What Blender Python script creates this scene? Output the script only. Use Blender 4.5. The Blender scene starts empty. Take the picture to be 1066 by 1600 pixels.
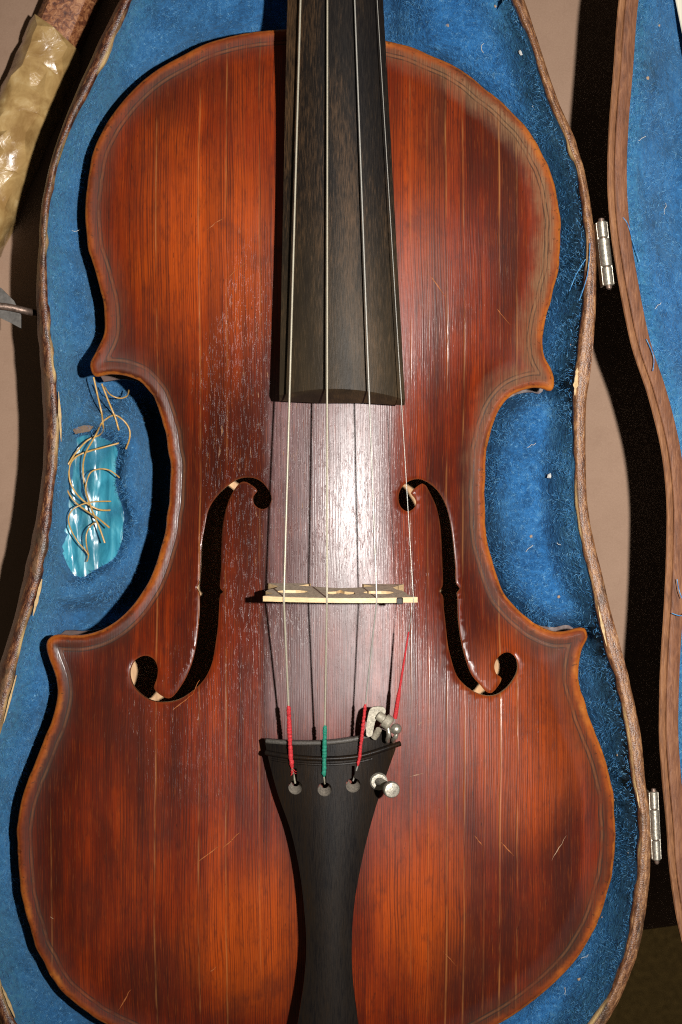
import bpy, math, random
import numpy as np
from mathutils import Vector
from mathutils.geometry import delaunay_2d_cdt

# ---------------------------------------------------------------- camera, light, exposure
S = bpy.context.scene
COL = S.collection
MM = 0.001
ZE = 64.0            # height of the violin's edge above the table, mm
ZR = 72.0            # height of the case rim, mm
PXMM = 4.47          # photo pixels per mm at the violin's edge plane
CD = 750.0           # camera height over that plane, mm
FPX = PXMM * CD
CZ = ZE + CD

cam = bpy.data.cameras.new('camera')
cam.sensor_fit = 'VERTICAL'
cam.sensor_height = 36.0
cam.lens = 36.0 * FPX / 1600.0
cam.clip_start = 0.05
cam.clip_end = 20.0
cam.dof.use_dof = True
cam.dof.focus_distance = (CD - 10) * MM
cam.dof.aperture_fstop = 16.0
camo = bpy.data.objects.new('camera', cam)
COL.objects.link(camo)
camo.location = (0, 0, CZ * MM)
S.camera = camo

W = bpy.data.worlds.new('World')
S.world = W
W.use_nodes = True
W.node_tree.nodes['Background'].inputs[0].default_value = (1.0, 0.86, 0.66, 1)
W.node_tree.nodes['Background'].inputs[1].default_value = 0.065

fl = bpy.data.lights.new('camera_flash', 'SPOT')
fl.shadow_soft_size = 0.008
fl.spot_size = math.radians(50)
fl.spot_blend = 1.0
fl.energy = 43.0
fl.color = (1.0, 0.965, 0.92)
flo = bpy.data.objects.new('camera_flash', fl)
COL.objects.link(flo)
FLX, FLY, FLZ = 134.0, 12.0, CZ - 5
flo.location = (FLX * MM, FLY * MM, FLZ * MM)
flo.rotation_euler = (Vector((30, 18, ZE)) - Vector((FLX, FLY, FLZ))).to_track_quat('-Z', 'Y').to_euler()

S.view_settings.view_transform = 'Standard'
S.view_settings.look = 'None'
S.view_settings.exposure = 0.0
S.view_settings.gamma = 1.0
S.view_settings.use_curve_mapping = False
S.cycles.use_denoising = False
S.cycles.filter_width = 1.1
S.cycles.sample_clamp_indirect = 0.6
S.cycles.max_bounces = 8
S.cycles.diffuse_bounces = 2

# ---------------------------------------------------------------- helpers
rnd = random.Random(7)
nrng = np.random.default_rng(11)

def zrim(x):
    return ZR + 0.095 * x

def PX(px, py, z):
    """photo pixel -> point (mm) on the horizontal plane at height z (mm)"""
    k = (CZ - z) / FPX
    return ((px - 533.0) * k, (800.0 - py) * k)

def PV(px, py, z):
    x, y = PX(px, py, z)
    return (x, y, z)

def pxarr(pts, z):
    return np.array([PX(a, b, z) for a, b in pts])

def onto(px, py, zf, n=12):
    z = ZE - 20
    for _ in range(n):
        x, y = PX(px, py, z)
        z = 0.5 * z + 0.5 * float(zf(np.array([x]), np.array([y]))[0])
    return (x, y, z)

def spline(pts, closed=True, step=2.0):
    """Catmull-Rom (centripetal) through pts, resampled to about `step`"""
    p = np.array(pts, float)
    n = len(p)
    out = []
    segs = n if closed else n - 1
    for i in range(segs):
        if closed:
            a, b, c, d = p[(i - 1) % n], p[i], p[(i + 1) % n], p[(i + 2) % n]
        else:
            a, b, c, d = p[max(i - 1, 0)], p[i], p[i + 1], p[min(i + 2, n - 1)]
        t0 = 0.0
        t1 = t0 + max(np.linalg.norm(b - a), 1e-4) ** 0.5
        t2 = t1 + max(np.linalg.norm(c - b), 1e-4) ** 0.5
        t3 = t2 + max(np.linalg.norm(d - c), 1e-4) ** 0.5
        m = max(1, int(round(np.linalg.norm(c - b) / step)))
        for k in range(m):
            t = t1 + (t2 - t1) * k / m
            A1 = a if t1 - t0 < 0.02 else (t1 - t) / (t1 - t0) * a + (t - t0) / (t1 - t0) * b
            A2 = (t2 - t) / (t2 - t1) * b + (t - t1) / (t2 - t1) * c
            A3 = c if t3 - t2 < 0.02 else (t3 - t) / (t3 - t2) * c + (t - t2) / (t3 - t2) * d
            B1 = (t2 - t) / (t2 - t0) * A1 + (t - t0) / (t2 - t0) * A2
            B2 = (t3 - t) / (t3 - t1) * A2 + (t - t1) / (t3 - t1) * A3
            out.append((t2 - t) / (t2 - t1) * B1 + (t - t1) / (t2 - t1) * B2)
    if not closed:
        out.append(p[-1])
    return np.array(out)

def inside(poly, X, Y):
    c = np.zeros(X.shape, bool)
    px, py = poly[:, 0], poly[:, 1]
    qx, qy = np.roll(px, -1), np.roll(py, -1)
    for i in range(len(poly)):
        cond = ((py[i] > Y) != (qy[i] > Y))
        if not cond.any():
            continue
        xs = (qx[i] - px[i]) * (Y - py[i]) / ((qy[i] - py[i]) or 1e-9) + px[i]
        c ^= cond & (X < xs)
    return c

def distpoly(poly, X, Y, closed=True):
    """unsigned distance of points to a polyline"""
    X = np.asarray(X, float); Y = np.asarray(Y, float)
    shp = X.shape
    X = X.ravel(); Y = Y.ravel()
    best = np.full(X.shape, 1e9)
    n = len(poly)
    for i in range(n if closed else n - 1):
        a = poly[i]; b = poly[(i + 1) % n]
        dx, dy = b - a
        L = dx * dx + dy * dy + 1e-12
        t = np.clip(((X - a[0]) * dx + (Y - a[1]) * dy) / L, 0, 1)
        d = (X - a[0] - t * dx) ** 2 + (Y - a[1] - t * dy) ** 2
        np.minimum(best, d, out=best)
    return np.sqrt(best).reshape(shp)

def sgrid(fun, x0, x1, y0, y1, h):
    """sample fun on a grid and return a bilinear sampler"""
    xs = np.arange(x0, x1 + h, h); ys = np.arange(y0, y1 + h, h)
    XX, YY = np.meshgrid(xs, ys)
    G = fun(XX, YY)
    return XX, YY, G

def bil(G, x0, y0, h, X, Y):
    fx = np.clip((np.asarray(X) - x0) / h, 0, G.shape[1] - 1.001)
    fy = np.clip((np.asarray(Y) - y0) / h, 0, G.shape[0] - 1.001)
    i = fx.astype(int); j = fy.astype(int)
    u = fx - i; v = fy - j
    return (G[j, i] * (1 - u) * (1 - v) + G[j, i + 1] * u * (1 - v)
            + G[j + 1, i] * (1 - u) * v + G[j + 1, i + 1] * u * v)

def blur(G, n):
    for _ in range(n):
        P = np.pad(G, 1, mode='edge')
        G = (P[1:-1, 1:-1] * 4 + 2 * (P[:-2, 1:-1] + P[2:, 1:-1] + P[1:-1, :-2] + P[1:-1, 2:])
             + P[:-2, :-2] + P[2:, 2:] + P[:-2, 2:] + P[2:, :-2]) / 16
    return G

def vnoise(X, Y, cell, seed):
    r = np.random.default_rng(seed)
    T = r.random((257, 257))
    fx = X / cell + 1000; fy = Y / cell + 1000
    i = np.floor(fx).astype(int); j = np.floor(fy).astype(int)
    u = fx - i; v = fy - j
    u = u * u * (3 - 2 * u); v = v * v * (3 - 2 * v)
    i %= 256; j %= 256
    return T[j, i] * (1 - u) * (1 - v) + T[j, i + 1] * u * (1 - v) + T[j + 1, i] * (1 - u) * v + T[j + 1, i + 1] * u * v

def sm(a, b, x):
    t = np.clip((x - a) / (b - a), 0, 1)
    return t * t * (3 - 2 * t)

def offset_poly(p, d):
    t = np.roll(p, -1, 0) - np.roll(p, 1, 0)
    t /= np.linalg.norm(t, axis=1)[:, None] + 1e-9
    area = np.sum(p[:, 0] * np.roll(p[:, 1], -1) - np.roll(p[:, 0], -1) * p[:, 1])
    nrm = np.stack([-t[:, 1], t[:, 0]], 1) * (1 if area > 0 else -1)
    return p + nrm * d

def mkmesh(name, verts, faces, mat, root=None, parent=None, smooth=None, attrs=None, kind=None):
    """verts in mm, world axes; root = the thing's Empty (its location is subtracted)"""
    V = np.array(verts, float)
    if root is not None:
        V = V - np.array(root['_o'])
    me = bpy.data.meshes.new(name)
    me.from_pydata([tuple(v) for v in V * MM], [], [tuple(int(i) for i in f) for f in faces])
    me.validate()
    if attrs:
        for k, a in attrs.items():
            at = me.attributes.new(k, 'FLOAT', 'POINT')
            at.data.foreach_set('value', np.asarray(a, np.float32))
    if smooth is not None:
        me.polygons.foreach_set('use_smooth', [True] * len(me.polygons))
        if smooth < 179:
            me.set_sharp_from_angle(angle=math.radians(smooth))
    me.materials.append(mat)
    o = bpy.data.objects.new(name, me)
    COL.objects.link(o)
    par = parent if parent is not None else root
    if par is not None:
        o.parent = par
    if kind:
        o['kind'] = kind
    return o

def thing(name, label, cat, loc, group=None):
    e = bpy.data.objects.new(name, None)
    e.empty_display_size = 0.01
    COL.objects.link(e)
    e.location = (loc[0] * MM, loc[1] * MM, loc[2] * MM)
    e['label'] = label; e['category'] = cat
    if group:
        e['group'] = group
    e['_o'] = [float(c) for c in loc]
    return e

def single(name, verts, faces, mat, label, cat, smooth=None, group=None, attrs=None):
    V = np.array(verts, float)
    c = np.array([V[:, 0].mean(), V[:, 1].mean(), V[:, 2].min()])
    o = mkmesh(name, V - c, faces, mat, smooth=smooth, attrs=attrs)
    o.location = tuple(c * MM)
    o['label'] = label; o['category'] = cat
    if group:
        o['group'] = group
    return o

def tube(path, rad, n=8, cap=True):
    p = np.array(path, float)
    m = len(p)
    rad = np.broadcast_to(np.asarray(rad, float), (m,))
    T = np.gradient(p, axis=0)
    T /= np.linalg.norm(T, axis=1)[:, None] + 1e-12
    up = np.array([0, 0, 1.0]) if abs(T[0][2]) < 0.9 else np.array([1.0, 0, 0])
    N = np.cross(T[0], up); N /= np.linalg.norm(N)
    V = []; F = []
    for i in range(m):
        N = N - T[i] * np.dot(N, T[i]); N /= np.linalg.norm(N) + 1e-12
        B = np.cross(T[i], N)
        for k in range(n):
            a = 2 * math.pi * k / n
            V.append(p[i] + rad[i] * (math.cos(a) * N + math.sin(a) * B))
    for i in range(m - 1):
        for k in range(n):
            F.append((i * n + k, i * n + (k + 1) % n, (i + 1) * n + (k + 1) % n, (i + 1) * n + k))
    if cap:
        F.append(tuple(range(n - 1, -1, -1)))
        F.append(tuple((m - 1) * n + k for k in range(n)))
    return V, F

def join(*parts):
    V = []; F = []
    for v, f in parts:
        o = len(V)
        V += [tuple(a) for a in v]
        F += [tuple(i + o for i in q) for q in f]
    return V, F

def rbox(c, size, b=0.3, rot=0.0):
    """box with chamfered edges, centre c, rotated about z"""
    x, y, z = [s / 2 for s in size]
    b = min(b, x * .9, y * .9, z * .9)
    ring = [(-x + b, -y), (x - b, -y), (x, -y + b), (x, y - b), (x - b, y), (-x + b, y), (-x, y - b), (-x, -y + b)]
    V = []; F = []
    for zz, s in ((-z, -b), (-z + b, 0), (z - b, 0), (z, -b)):
        for (a, d) in ring:
            fx = (abs(a) + s) / abs(a) if a else 1; fy = (abs(d) + s) / abs(d) if d else 1
            V.append((a * fx, d * fy, zz))
    for i in range(3):
        for k in range(8):
            F.append((i * 8 + k, i * 8 + (k + 1) % 8, i * 8 + 8 + (k + 1) % 8, i * 8 + 8 + k))
    F.append(tuple(range(7, -1, -1))); F.append(tuple(24 + k for k in range(8)))
    cr, sr = math.cos(rot), math.sin(rot)
    V = [(c[0] + a * cr - d * sr, c[1] + a * sr + d * cr, c[2] + e) for a, d, e in V]
    return V, F

def loft(rings, cap=True, closed=True):
    n = len(rings[0]); V = []; F = []
    for r in rings:
        V += [tuple(q) for q in r]
    for i in range(len(rings) - 1):
        for k in range(n if closed else n - 1):
            F.append((i * n + k, i * n + (k + 1) % n, (i + 1) * n + (k + 1) % n, (i + 1) * n + k))
    if cap:
        F.append(tuple(range(n - 1, -1, -1)))
        F.append(tuple((len(rings) - 1) * n + k for k in range(n)))
    return V, F

def cdt(loops, pts):
    """triangulate the region inside loops[0] and outside the other loops"""
    vs = []; es = []
    for L in loops:
        o = len(vs); n = len(L)
        vs += [Vector((float(a), float(b))) for a, b in L]
        es += [(o + i, o + (i + 1) % n) for i in range(n)]
    vs += [Vector((float(a), float(b))) for a, b in pts]
    ov, oe, of, *_ = delaunay_2d_cdt(vs, es, [], 0, 1e-5)
    V = np.array([(v.x, v.y) for v in ov])
    T = np.array([f for f in of if len(f) == 3])
    C = V[T].mean(axis=1)
    ok = inside(np.asarray(loops[0]), C[:, 0], C[:, 1])
    for L in loops[1:]:
        ok &= ~inside(np.asarray(L), C[:, 0], C[:, 1])
    T = T[ok]
    a, b, c = V[T[:, 0]], V[T[:, 1]], V[T[:, 2]]
    flip = ((b - a)[:, 0] * (c - a)[:, 1] - (b - a)[:, 1] * (c - a)[:, 0]) < 0
    T[flip] = T[flip][:, [0, 2, 1]]
    return V, T

def slab(V, T, ztop, thick):
    """top triangles + offset bottom + boundary walls"""
    n = len(V)
    cnt = {}
    for t in T:
        for a, b in ((t[0], t[1]), (t[1], t[2]), (t[2], t[0])):
            cnt[(a, b)] = 1
    walls = [(a, b) for (a, b) in cnt if (b, a) not in cnt]
    VV = np.zeros((2 * n, 3))
    VV[:n, :2] = V; VV[:n, 2] = ztop
    VV[n:, :2] = V; VV[n:, 2] = ztop - thick
    F = [tuple(t) for t in T] + [(t[0] + n, t[2] + n, t[1] + n) for t in T]
    F += [(b, a, a + n, b + n) for a, b in walls]
    return VV, F

def jitter_pts(poly, h, margin, holes=(), jit=0.25, hm=None):
    x0, y0 = poly.min(0); x1, y1 = poly.max(0)
    xs = np.arange(x0, x1, h); ys = np.arange(y0, y1, h * 0.866)
    XX, YY = np.meshgrid(xs, ys)
    XX[1::2] += h / 2
    XX = XX + nrng.uniform(-jit, jit, XX.shape) * h; YY = YY + nrng.uniform(-jit, jit, YY.shape) * h
    X = XX.ravel(); Y = YY.ravel()
    k = inside(poly, X, Y); X = X[k]; Y = Y[k]
    d = distpoly(poly, X, Y)
    k = d > margin
    X, Y, d = X[k], Y[k], d[k]
    for L in holes:
        k = ~inside(L, X, Y) & (distpoly(L, X, Y) > (hm or margin))
        X, Y, d = X[k], Y[k], d[k]
    return X, Y, d

# ---------------------------------------------------------------- node materials
class M:
    def __init__(s, name):
        s.m = bpy.data.materials.new(name); s.m.use_nodes = True
        s.t = s.m.node_tree; s.b = s.t.nodes['Principled BSDF']
        s.geo = None
    def n(s, typ, **kw):
        x = s.t.nodes.new(typ)
        for k, v in kw.items():
            setattr(x, k, v)
        return x
    def put(s, sock, v):
        if isinstance(v, bpy.types.NodeSocket):
            s.t.links.new(v, sock)
        elif v is not None:
            if isinstance(v, (tuple, list)) and len(v) == 3 and sock.type == 'RGBA':
                v = (*v, 1)
            sock.default_value = v
    def set(s, **kw):
        for k, v in kw.items():
            s.put(s.b.inputs[k.replace('_', ' ')], v)
        return s
    def mm(s, scale=(1, 1, 1), off=(0, 0, 0)):
        """object coordinates in mm, scaled per axis"""
        tc = s.n('ShaderNodeTexCoord')
        mp = s.n('ShaderNodeMapping')
        mp.inputs['Scale'].default_value = tuple(1000 * c for c in scale)
        mp.inputs['Location'].default_value = off
        s.t.links.new(tc.outputs['Object'], mp.inputs['Vector'])
        return mp.outputs[0]
    def noise(s, vec, scale=1.0, detail=3, rough=0.55, dist=0.0, out='Fac'):
        x = s.n('ShaderNodeTexNoise')
        s.put(x.inputs['Vector'], vec)
        x.inputs['Scale'].default_value = scale; x.inputs['Detail'].default_value = detail
        x.inputs['Roughness'].default_value = rough; x.inputs['Distortion'].default_value = dist
        return x.outputs[out]
    def voro(s, vec, scale=1.0, feature='F1', out='Distance'):
        x = s.n('ShaderNodeTexVoronoi'); x.feature = feature
        s.put(x.inputs['Vector'], vec); x.inputs['Scale'].default_value = scale
        return x.outputs[out]
    def ramp(s, fac, stops, interp='LINEAR'):
        x = s.n('ShaderNodeValToRGB'); r = x.color_ramp; r.interpolation = interp
        while len(r.elements) > 1:
            r.elements.remove(r.elements[-1])
        for i, (p, c) in enumerate(stops):
            e = r.elements[0] if i == 0 else r.elements.new(p)
            e.position = p
            e.color = (c, c, c, 1) if isinstance(c, (int, float)) else (*c, 1)
        s.put(x.inputs[0], fac)
        return x.outputs[0]
    def mix(s, f, a, b, mode='MIX'):
        x = s.n('ShaderNodeMix'); x.data_type = 'RGBA'; x.blend_type = mode
        s.put(x.inputs[0], f); s.put(x.inputs[6], a); s.put(x.inputs[7], b)
        return x.outputs[2]
    def math(s, op, a, b=0.0, c=0.0, clamp=False):
        x = s.n('ShaderNodeMath', operation=op); x.use_clamp = clamp
        s.put(x.inputs[0], a); s.put(x.inputs[1], b); s.put(x.inputs[2], c)
        return x.outputs[0]
    def maprange(s, v, a, b, c=0.0, d=1.0, smooth=False):
        x = s.n('ShaderNodeMapRange')
        if smooth:
            x.interpolation_type = 'SMOOTHSTEP'
        s.put(x.inputs[0], v)
        for i, q in enumerate((a, b, c, d)):
            x.inputs[i + 1].default_value = q
        return x.outputs[0]
    def attr(s, name):
        x = s.n('ShaderNodeAttribute'); x.attribute_name = name
        return x.outputs['Fac']
    def sep(s, v):
        x = s.n('ShaderNodeSeparateXYZ'); s.put(x.inputs[0], v)
        return x.outputs
    def bump(s, h, strength, dist, normal=None):
        x = s.n('ShaderNodeBump'); x.inputs['Strength'].default_value = strength
        x.inputs['Distance'].default_value = dist * MM
        s.put(x.inputs['Height'], h)
        if normal is not None:
            s.put(x.inputs['Normal'], normal)
        return x.outputs[0]

def simple(name, col, rough=0.5, metal=0.0, bump=0.0, nscale=1.0, var=0.25, aniso=(1, 1, 1), dist=0.3, **kw):
    m = M(name)
    v = m.mm(aniso)
    n1 = m.noise(v, nscale, 4)
    c = m.mix(m.maprange(n1, 0.3, 0.7), tuple(q * (1 - var) for q in col), tuple(min(1, q * (1 + var)) for q in col))
    m.set(Base_Color=c, Roughness=m.maprange(m.noise(v, nscale * 1.7, 2), 0.3, 0.7, rough * 0.85, min(1, rough * 1.15)), Metallic=metal)
    if bump:
        m.set(Normal=m.bump(n1, bump, dist))
    m.set(**kw)
    return m.m

# ---- varnished spruce belly
def belly_material():
    m = M('belly_varnish')
    P = m.mm()
    x, y, z = m.sep(P)[:3]
    wob = m.noise(m.mm((0.02, 0.012, 0.02)), 1, 2)
    xw = m.math('ADD', x, m.maprange(wob, 0, 1, -2.0, 2.0))          # gently wandering grain
    cb = m.n('ShaderNodeCombineXYZ')
    m.put(cb.inputs[0], m.math('MULTIPLY', xw, 2.2)); m.put(cb.inputs[1], m.math('MULTIPLY', y, 0.006))
    slow = m.noise(m.mm((0.11, 0.004, 0.02), (3, 3, 0)), 1, 3, 0.6)
    phase = m.math('ADD', m.math('MULTIPLY', xw, 7.9), m.math('MULTIPLY', slow, 40.0))
    phase = m.math('ADD', phase, m.maprange(m.noise(m.mm((0.4, 0.03, 0.1), (1, 6, 0)), 1, 3), 0, 1, -1.6, 1.6))
    wv = m.maprange(m.math('SINE', phase), -1, 1, 0, 1)
    nring = m.noise(cb.outputs[0], 1, 2, 0.5)
    amp = m.maprange(m.noise(m.mm((0.14, 0.016, 0.1), (8, 1, 0)), 1, 4, 0.65), 0.32, 0.66, 0.10, 0.42)
    ring = m.math('ADD', m.math('MULTIPLY', m.math('SUBTRACT', wv, 0.5), amp), nring)      # annual rings
    cb2 = m.n('ShaderNodeCombineXYZ')
    m.put(cb2.inputs[0], m.math('MULTIPLY', xw, 4.2)); m.put(cb2.inputs[1], m.math('MULTIPLY', y, 0.09))
    fib = m.noise(cb2.outputs[0], 1, 3, 0.65)                        # fine fibre
    patch = m.noise(m.mm((0.018, 0.011, 0.01), (3.1, 1.7, 0)), 1, 5, 0.62, 0.6)
    streak = m.noise(m.mm((0.16, 0.008, 0.01), (7, 2, 0)), 1, 3, 0.6)
    tone = m.math('ADD', m.math('MULTIPLY', patch, 0.45), m.math('MULTIPLY', streak, 0.55))
    base = m.ramp(tone, [(0.34, (0.030, 0.005, 0.003)), (0.44, (0.065, 0.008, 0.003)), (0.52, (0.120, 0.013, 0.003)),
                         (0.60, (0.185, 0.021, 0.003)), (0.70, (0.28, 0.038, 0.004))])
    # two broad worn, thinner areas of varnish on the bouts and the dirty middle
    def blob(cx, cy, rx, ry):
        c = m.n('ShaderNodeVectorMath', operation='SUBTRACT'); m.put(c.inputs[0], P); c.inputs[1].default_value = (cx, cy, 0)
        d = m.n('ShaderNodeVectorMath', operation='MULTIPLY'); m.put(d.inputs[0], c.outputs[0]); d.inputs[1].default_value = (1 / rx, 1 / ry, 0)
        l = m.n('ShaderNodeVectorMath', operation='LENGTH'); m.put(l.inputs[0], d.outputs[0])
        w = m.math('ADD', l.outputs['Value'], m.maprange(patch, 0.3, 0.7, -0.45, 0.45))
        return m.maprange(w, 0.25, 1.15, 1, 0, True)
    orange = m.math('MAXIMUM', blob(-48, 100, 34, 48), m.math('MAXIMUM', blob(-34, -142, 32, 34), blob(24, -140, 22, 50)), clamp=True)
    orange = m.math('MAXIMUM', orange, m.math('MULTIPLY', blob(62, -80, 26, 34), 0.75))
    orange = m.math('MAXIMUM', orange, m.math('MULTIPLY', blob(26, 105, 14, 60), 0.7))
    smod = m.maprange(m.math('ADD', streak, m.math('MULTIPLY', fib, 0.5)), 0.55, 0.85, 0.62, 1.0)
    orange = m.math('MULTIPLY', orange, smod)
    base = m.mix(m.math('MULTIPLY', orange, 0.68), base, (0.43, 0.066, 0.004))
    dark = m.math('MAXIMUM', blob(-2, -5, 26, 70), m.math('MAXIMUM', blob(-70, -110, 22, 60), blob(-40, 0, 26, 40)))
    dark = m.math('MAXIMUM', dark, m.math('MAXIMUM', blob(70, -150, 30, 30), blob(48, -165, 26, 22)))
    dark = m.math('MAXIMUM', dark, m.math('MAXIMUM', blob(-66, -158, 20, 26), m.math('MAXIMUM', blob(-50, 150, 44, 18), blob(44, 130, 26, 24))))
    base = m.mix(m.math('MULTIPLY', dark, m.math('MULTIPLY', m.maprange(m.math('ADD', streak, m.math('MULTIPLY', fib, 0.5)), 0.90, 0.55, 0.68, 1.0), 0.68)), base, (0.044, 0.009, 0.005))
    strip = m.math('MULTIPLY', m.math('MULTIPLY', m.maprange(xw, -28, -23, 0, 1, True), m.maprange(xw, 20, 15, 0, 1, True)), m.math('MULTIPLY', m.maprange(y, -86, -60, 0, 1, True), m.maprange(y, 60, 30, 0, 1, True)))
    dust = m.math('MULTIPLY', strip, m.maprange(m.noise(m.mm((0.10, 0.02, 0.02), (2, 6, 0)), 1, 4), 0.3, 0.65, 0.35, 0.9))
    base = m.mix(m.math('MULTIPLY', dust, 0.75), base, (0.190, 0.122, 0.124))       # rosin dust between the sound holes, with the highlight's sheen painted in
    # strips of the right half differ in tone between the old glued cracks
    u = m.maprange(xw, 14, 96, 0, 1)
    cr = [31.5, 37, 43.5, 50.5, 55.5, 61]
    lev = [0.62, 0.28, 0.72, 0.52, 0.64, 0.25, 0.66]
    pos = [0.0] + [(c - 14) / 82 for c in cr]
    strips = m.ramp(u, list(zip(pos, lev)), 'CONSTANT')
    fade = m.math('MULTIPLY', m.maprange(y, 20, 75, 0, 1, True), m.maprange(m.noise(m.mm((0.05, 0.02, .01)), 1, 3), 0.35, 0.6, 0.3, 1))
    base = m.mix(m.math('MULTIPLY', fade, m.maprange(strips, 0.45, 0.2, 0, 0.75)), base, (0.07, 0.022, 0.011))
    base = m.mix(m.math('MULTIPLY', fade, m.maprange(strips, 0.55, 0.75, 0, 0.5)), base, (0.28, 0.036, 0.006))
    # growth rings and fibre
    base = m.mix(m.maprange(ring, 0.44, 0.74, 0, 0.68), base, (0.034, 0.008, 0.005))
    base = m.mix(m.maprange(fib, 0.54, 0.76, 0, 0.60), base, (0.034, 0.008, 0.005))
    base = m.mix(m.maprange(fib, 0.44, 0.25, 0, 0.35), base, (0.44, 0.095, 0.010))
    gran = m.noise(m.mm((0.55, 0.12, 0.3), (11, 3, 0)), 1, 5, 0.72)
    base = m.mix(m.maprange(gran, 0.50, 0.70, 0, 0.50), base, (0.036, 0.008, 0.005))
    smk = m.noise(m.mm((0.035, 0.022, 0.02), (17, 5, 0)), 1, 5, 0.6, 0.8)
    base = m.mix(m.maprange(smk, 0.52, 0.72, 0, 0.50, True), base, (0.046, 0.010, 0.006))
    # old cracks and worn lines along the grain
    brk = m.noise(m.mm((0.30, 0.028, 0.1), (1, 9, 0)), 1, 3, 0.7)
    def lines(xs, lo, hi, w=0.11):
        uu = m.maprange(m.math('ADD', x, m.maprange(wob, 0, 1, -1.0, 1.0)), lo, hi, 0, 1)
        st = [(0.0, 0.0)]
        for c in sorted(xs):
            p = (c - lo) / (hi - lo); e = w / (hi - lo)
            st += [(p - e, 0.0), (p, 1.0), (p + e, 0.0)]
        return m.ramp(uu, st)
    ll = lines([-101, -93, -86.5, -78, -64, -49, -39.5, -28, -16.5], -110, 0)
    lr = lines([24, 30, 36.5, 42.5, 49.5, 55, 61, 72.5], 0, 110)
    ln = m.math('MULTIPLY', m.math('MAXIMUM', ll, lr), m.maprange(brk, 0.42, 0.60))
    base = m.mix(m.math('MULTIPLY', ln, 0.60), base, (0.40, 0.16, 0.045))
    # fine vertical nicks where varnish has flaked, small diagonal scuffs
    nick = m.noise(m.mm((1.15, 0.16, 0.1), (0, 4, 0)), 1, 4, 0.62)
    nmask = m.noise(m.mm((0.03, 0.018, 0.01), (5, 5, 0)), 1, 3)
    area = m.math('MAXIMUM', blob(-30, 14, 26, 80), m.math('MULTIPLY', blob(4, -20, 26, 70), 0.30))
    area = m.math('MAXIMUM', area, m.math('MULTIPLY', blob(-50, -60, 40, 60), 0.30))
    nk = m.math('MULTIPLY', m.maprange(nick, 0.64, 0.70), m.math('MULTIPLY', m.maprange(nmask, 0.38, 0.56, 0.4, 1), m.maprange(area, 0, 1, 0.10, 1)))
    base = m.mix(m.math('MULTIPLY', nk, 0.5), base, (0.36, 0.19, 0.09))
    pore = m.maprange(m.noise(m.mm((1.6, 0.22, 0.1), (9, 4, 0)), 1, 3, 0.6), 0.68, 0.74)
    base = m.mix(m.math('MULTIPLY', pore, 0.7), base, (0.015, 0.006, 0.004))
    # edge: dirty channel, purfling, worn border
    d = m.attr('edge_mm')
    dn = m.noise(m.mm((0.25, 0.25, 0.25)), 1, 4, 0.65)
    dd = m.math('ADD', d, m.maprange(dn, 0.2, 0.8, -0.5, 0.5))
    rt = m.math('MULTIPLY', m.maprange(x, -10, 55, 0.15, 1.0), m.maprange(y, -20, 90, 0.15, 1.0))
    gn = m.noise(m.mm((0.09, 0.06, 0.05), (2, 2, 2)), 1, 5, 0.68)
    gw = m.math('ADD', dd, m.maprange(gn, 0.25, 0.75, 3.0, -3.0))
    gw = m.math('SUBTRACT', gw, m.math('MULTIPLY', rt, 1.6))
    grime = m.math('MULTIPLY', m.maprange(gw, 10, 2.5, 0, 0.9, True), m.maprange(fib, 0.36, 0.62, 1.0, 0.35))
    gcol = m.mix(rt, (0.040, 0.019, 0.011), (0.235, 0.140, 0.072))
    base = m.mix(m.math('MULTIPLY', grime, m.maprange(rt, 0.1, 0.9, 0.62, 0.85)), base, gcol)
    def line_d(c, w):
        return m.maprange(m.math('ABSOLUTE', m.math('SUBTRACT', d, c)), w, w * 0.35, 0, 1)
    purf = m.math('MAXIMUM', line_d(4.2, 0.30), line_d(5.5, 0.30))
    base = m.mix(m.math('MULTIPLY', purf, m.maprange(dn, 0.32, 0.6, 0.05, 0.75)), base, (0.022, 0.018, 0.014))
    base = m.mix(m.math('MULTIPLY', line_d(4.85, 0.5), m.maprange(dn, 0.3, 0.6, 0.0, 0.25)), base, (0.20, 0.11, 0.05))
    worn = m.maprange(m.math('ADD', d, m.maprange(dn, 0.2, 0.8, -0.7, 0.7)), 3.4, 1.2, 0, 1, True)
    wcol = m.ramp(m.noise(m.mm((0.035, 0.035, 0.035), (4, 0, 0)), 1, 6, 0.6), [(0.36, (0.06, 0.012, 0.004)), (0.48, (0.20, 0.036, 0.006)), (0.58, (0.30, 0.068, 0.009)), (0.68, (0.46, 0.15, 0.022))])
    base = m.mix(m.math('MULTIPLY', worn, 0.80), base, wcol)
    base = m.mix(m.maprange(m.math('ADD', d, m.maprange(dn, 0.2, 0.8, -0.5, 0.5)), 1.0, 0.3, 0, 0.7), base, (0.50, 0.145, 0.015))
    chip = m.math('MULTIPLY', m.maprange(m.noise(m.mm((0.5, 0.5, 0.5), (1, 1, 3)), 1, 4, 0.7), 0.58, 0.66), m.maprange(d, 4.8, 2.8))
    base = m.mix(m.math('MULTIPLY', chip, 0.65), base, (0.04, 0.016, 0.008))
    fh = m.math('ADD', m.attr('hole_mm'), m.maprange(dn, 0.2, 0.8, -0.4, 0.4))
    base = m.mix(m.maprange(fh, 0.6, 0.0, 0, 0.45), base, (0.17, 0.045, 0.014))
    # relief
    h = m.math('ADD', m.math('MULTIPLY', ring, 0.035), m.math('MULTIPLY', fib, 0.035))
    h = m.math('SUBTRACT', h, m.math('MULTIPLY', nk, 0.10))
    h = m.math('SUBTRACT', h, m.math('MULTIPLY', ln, 0.10))
    h = m.math('SUBTRACT', h, m.math('MULTIPLY', purf, 0.05))
    h = m.math('ADD', h, m.math('MULTIPLY', dn, 0.02))
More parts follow.
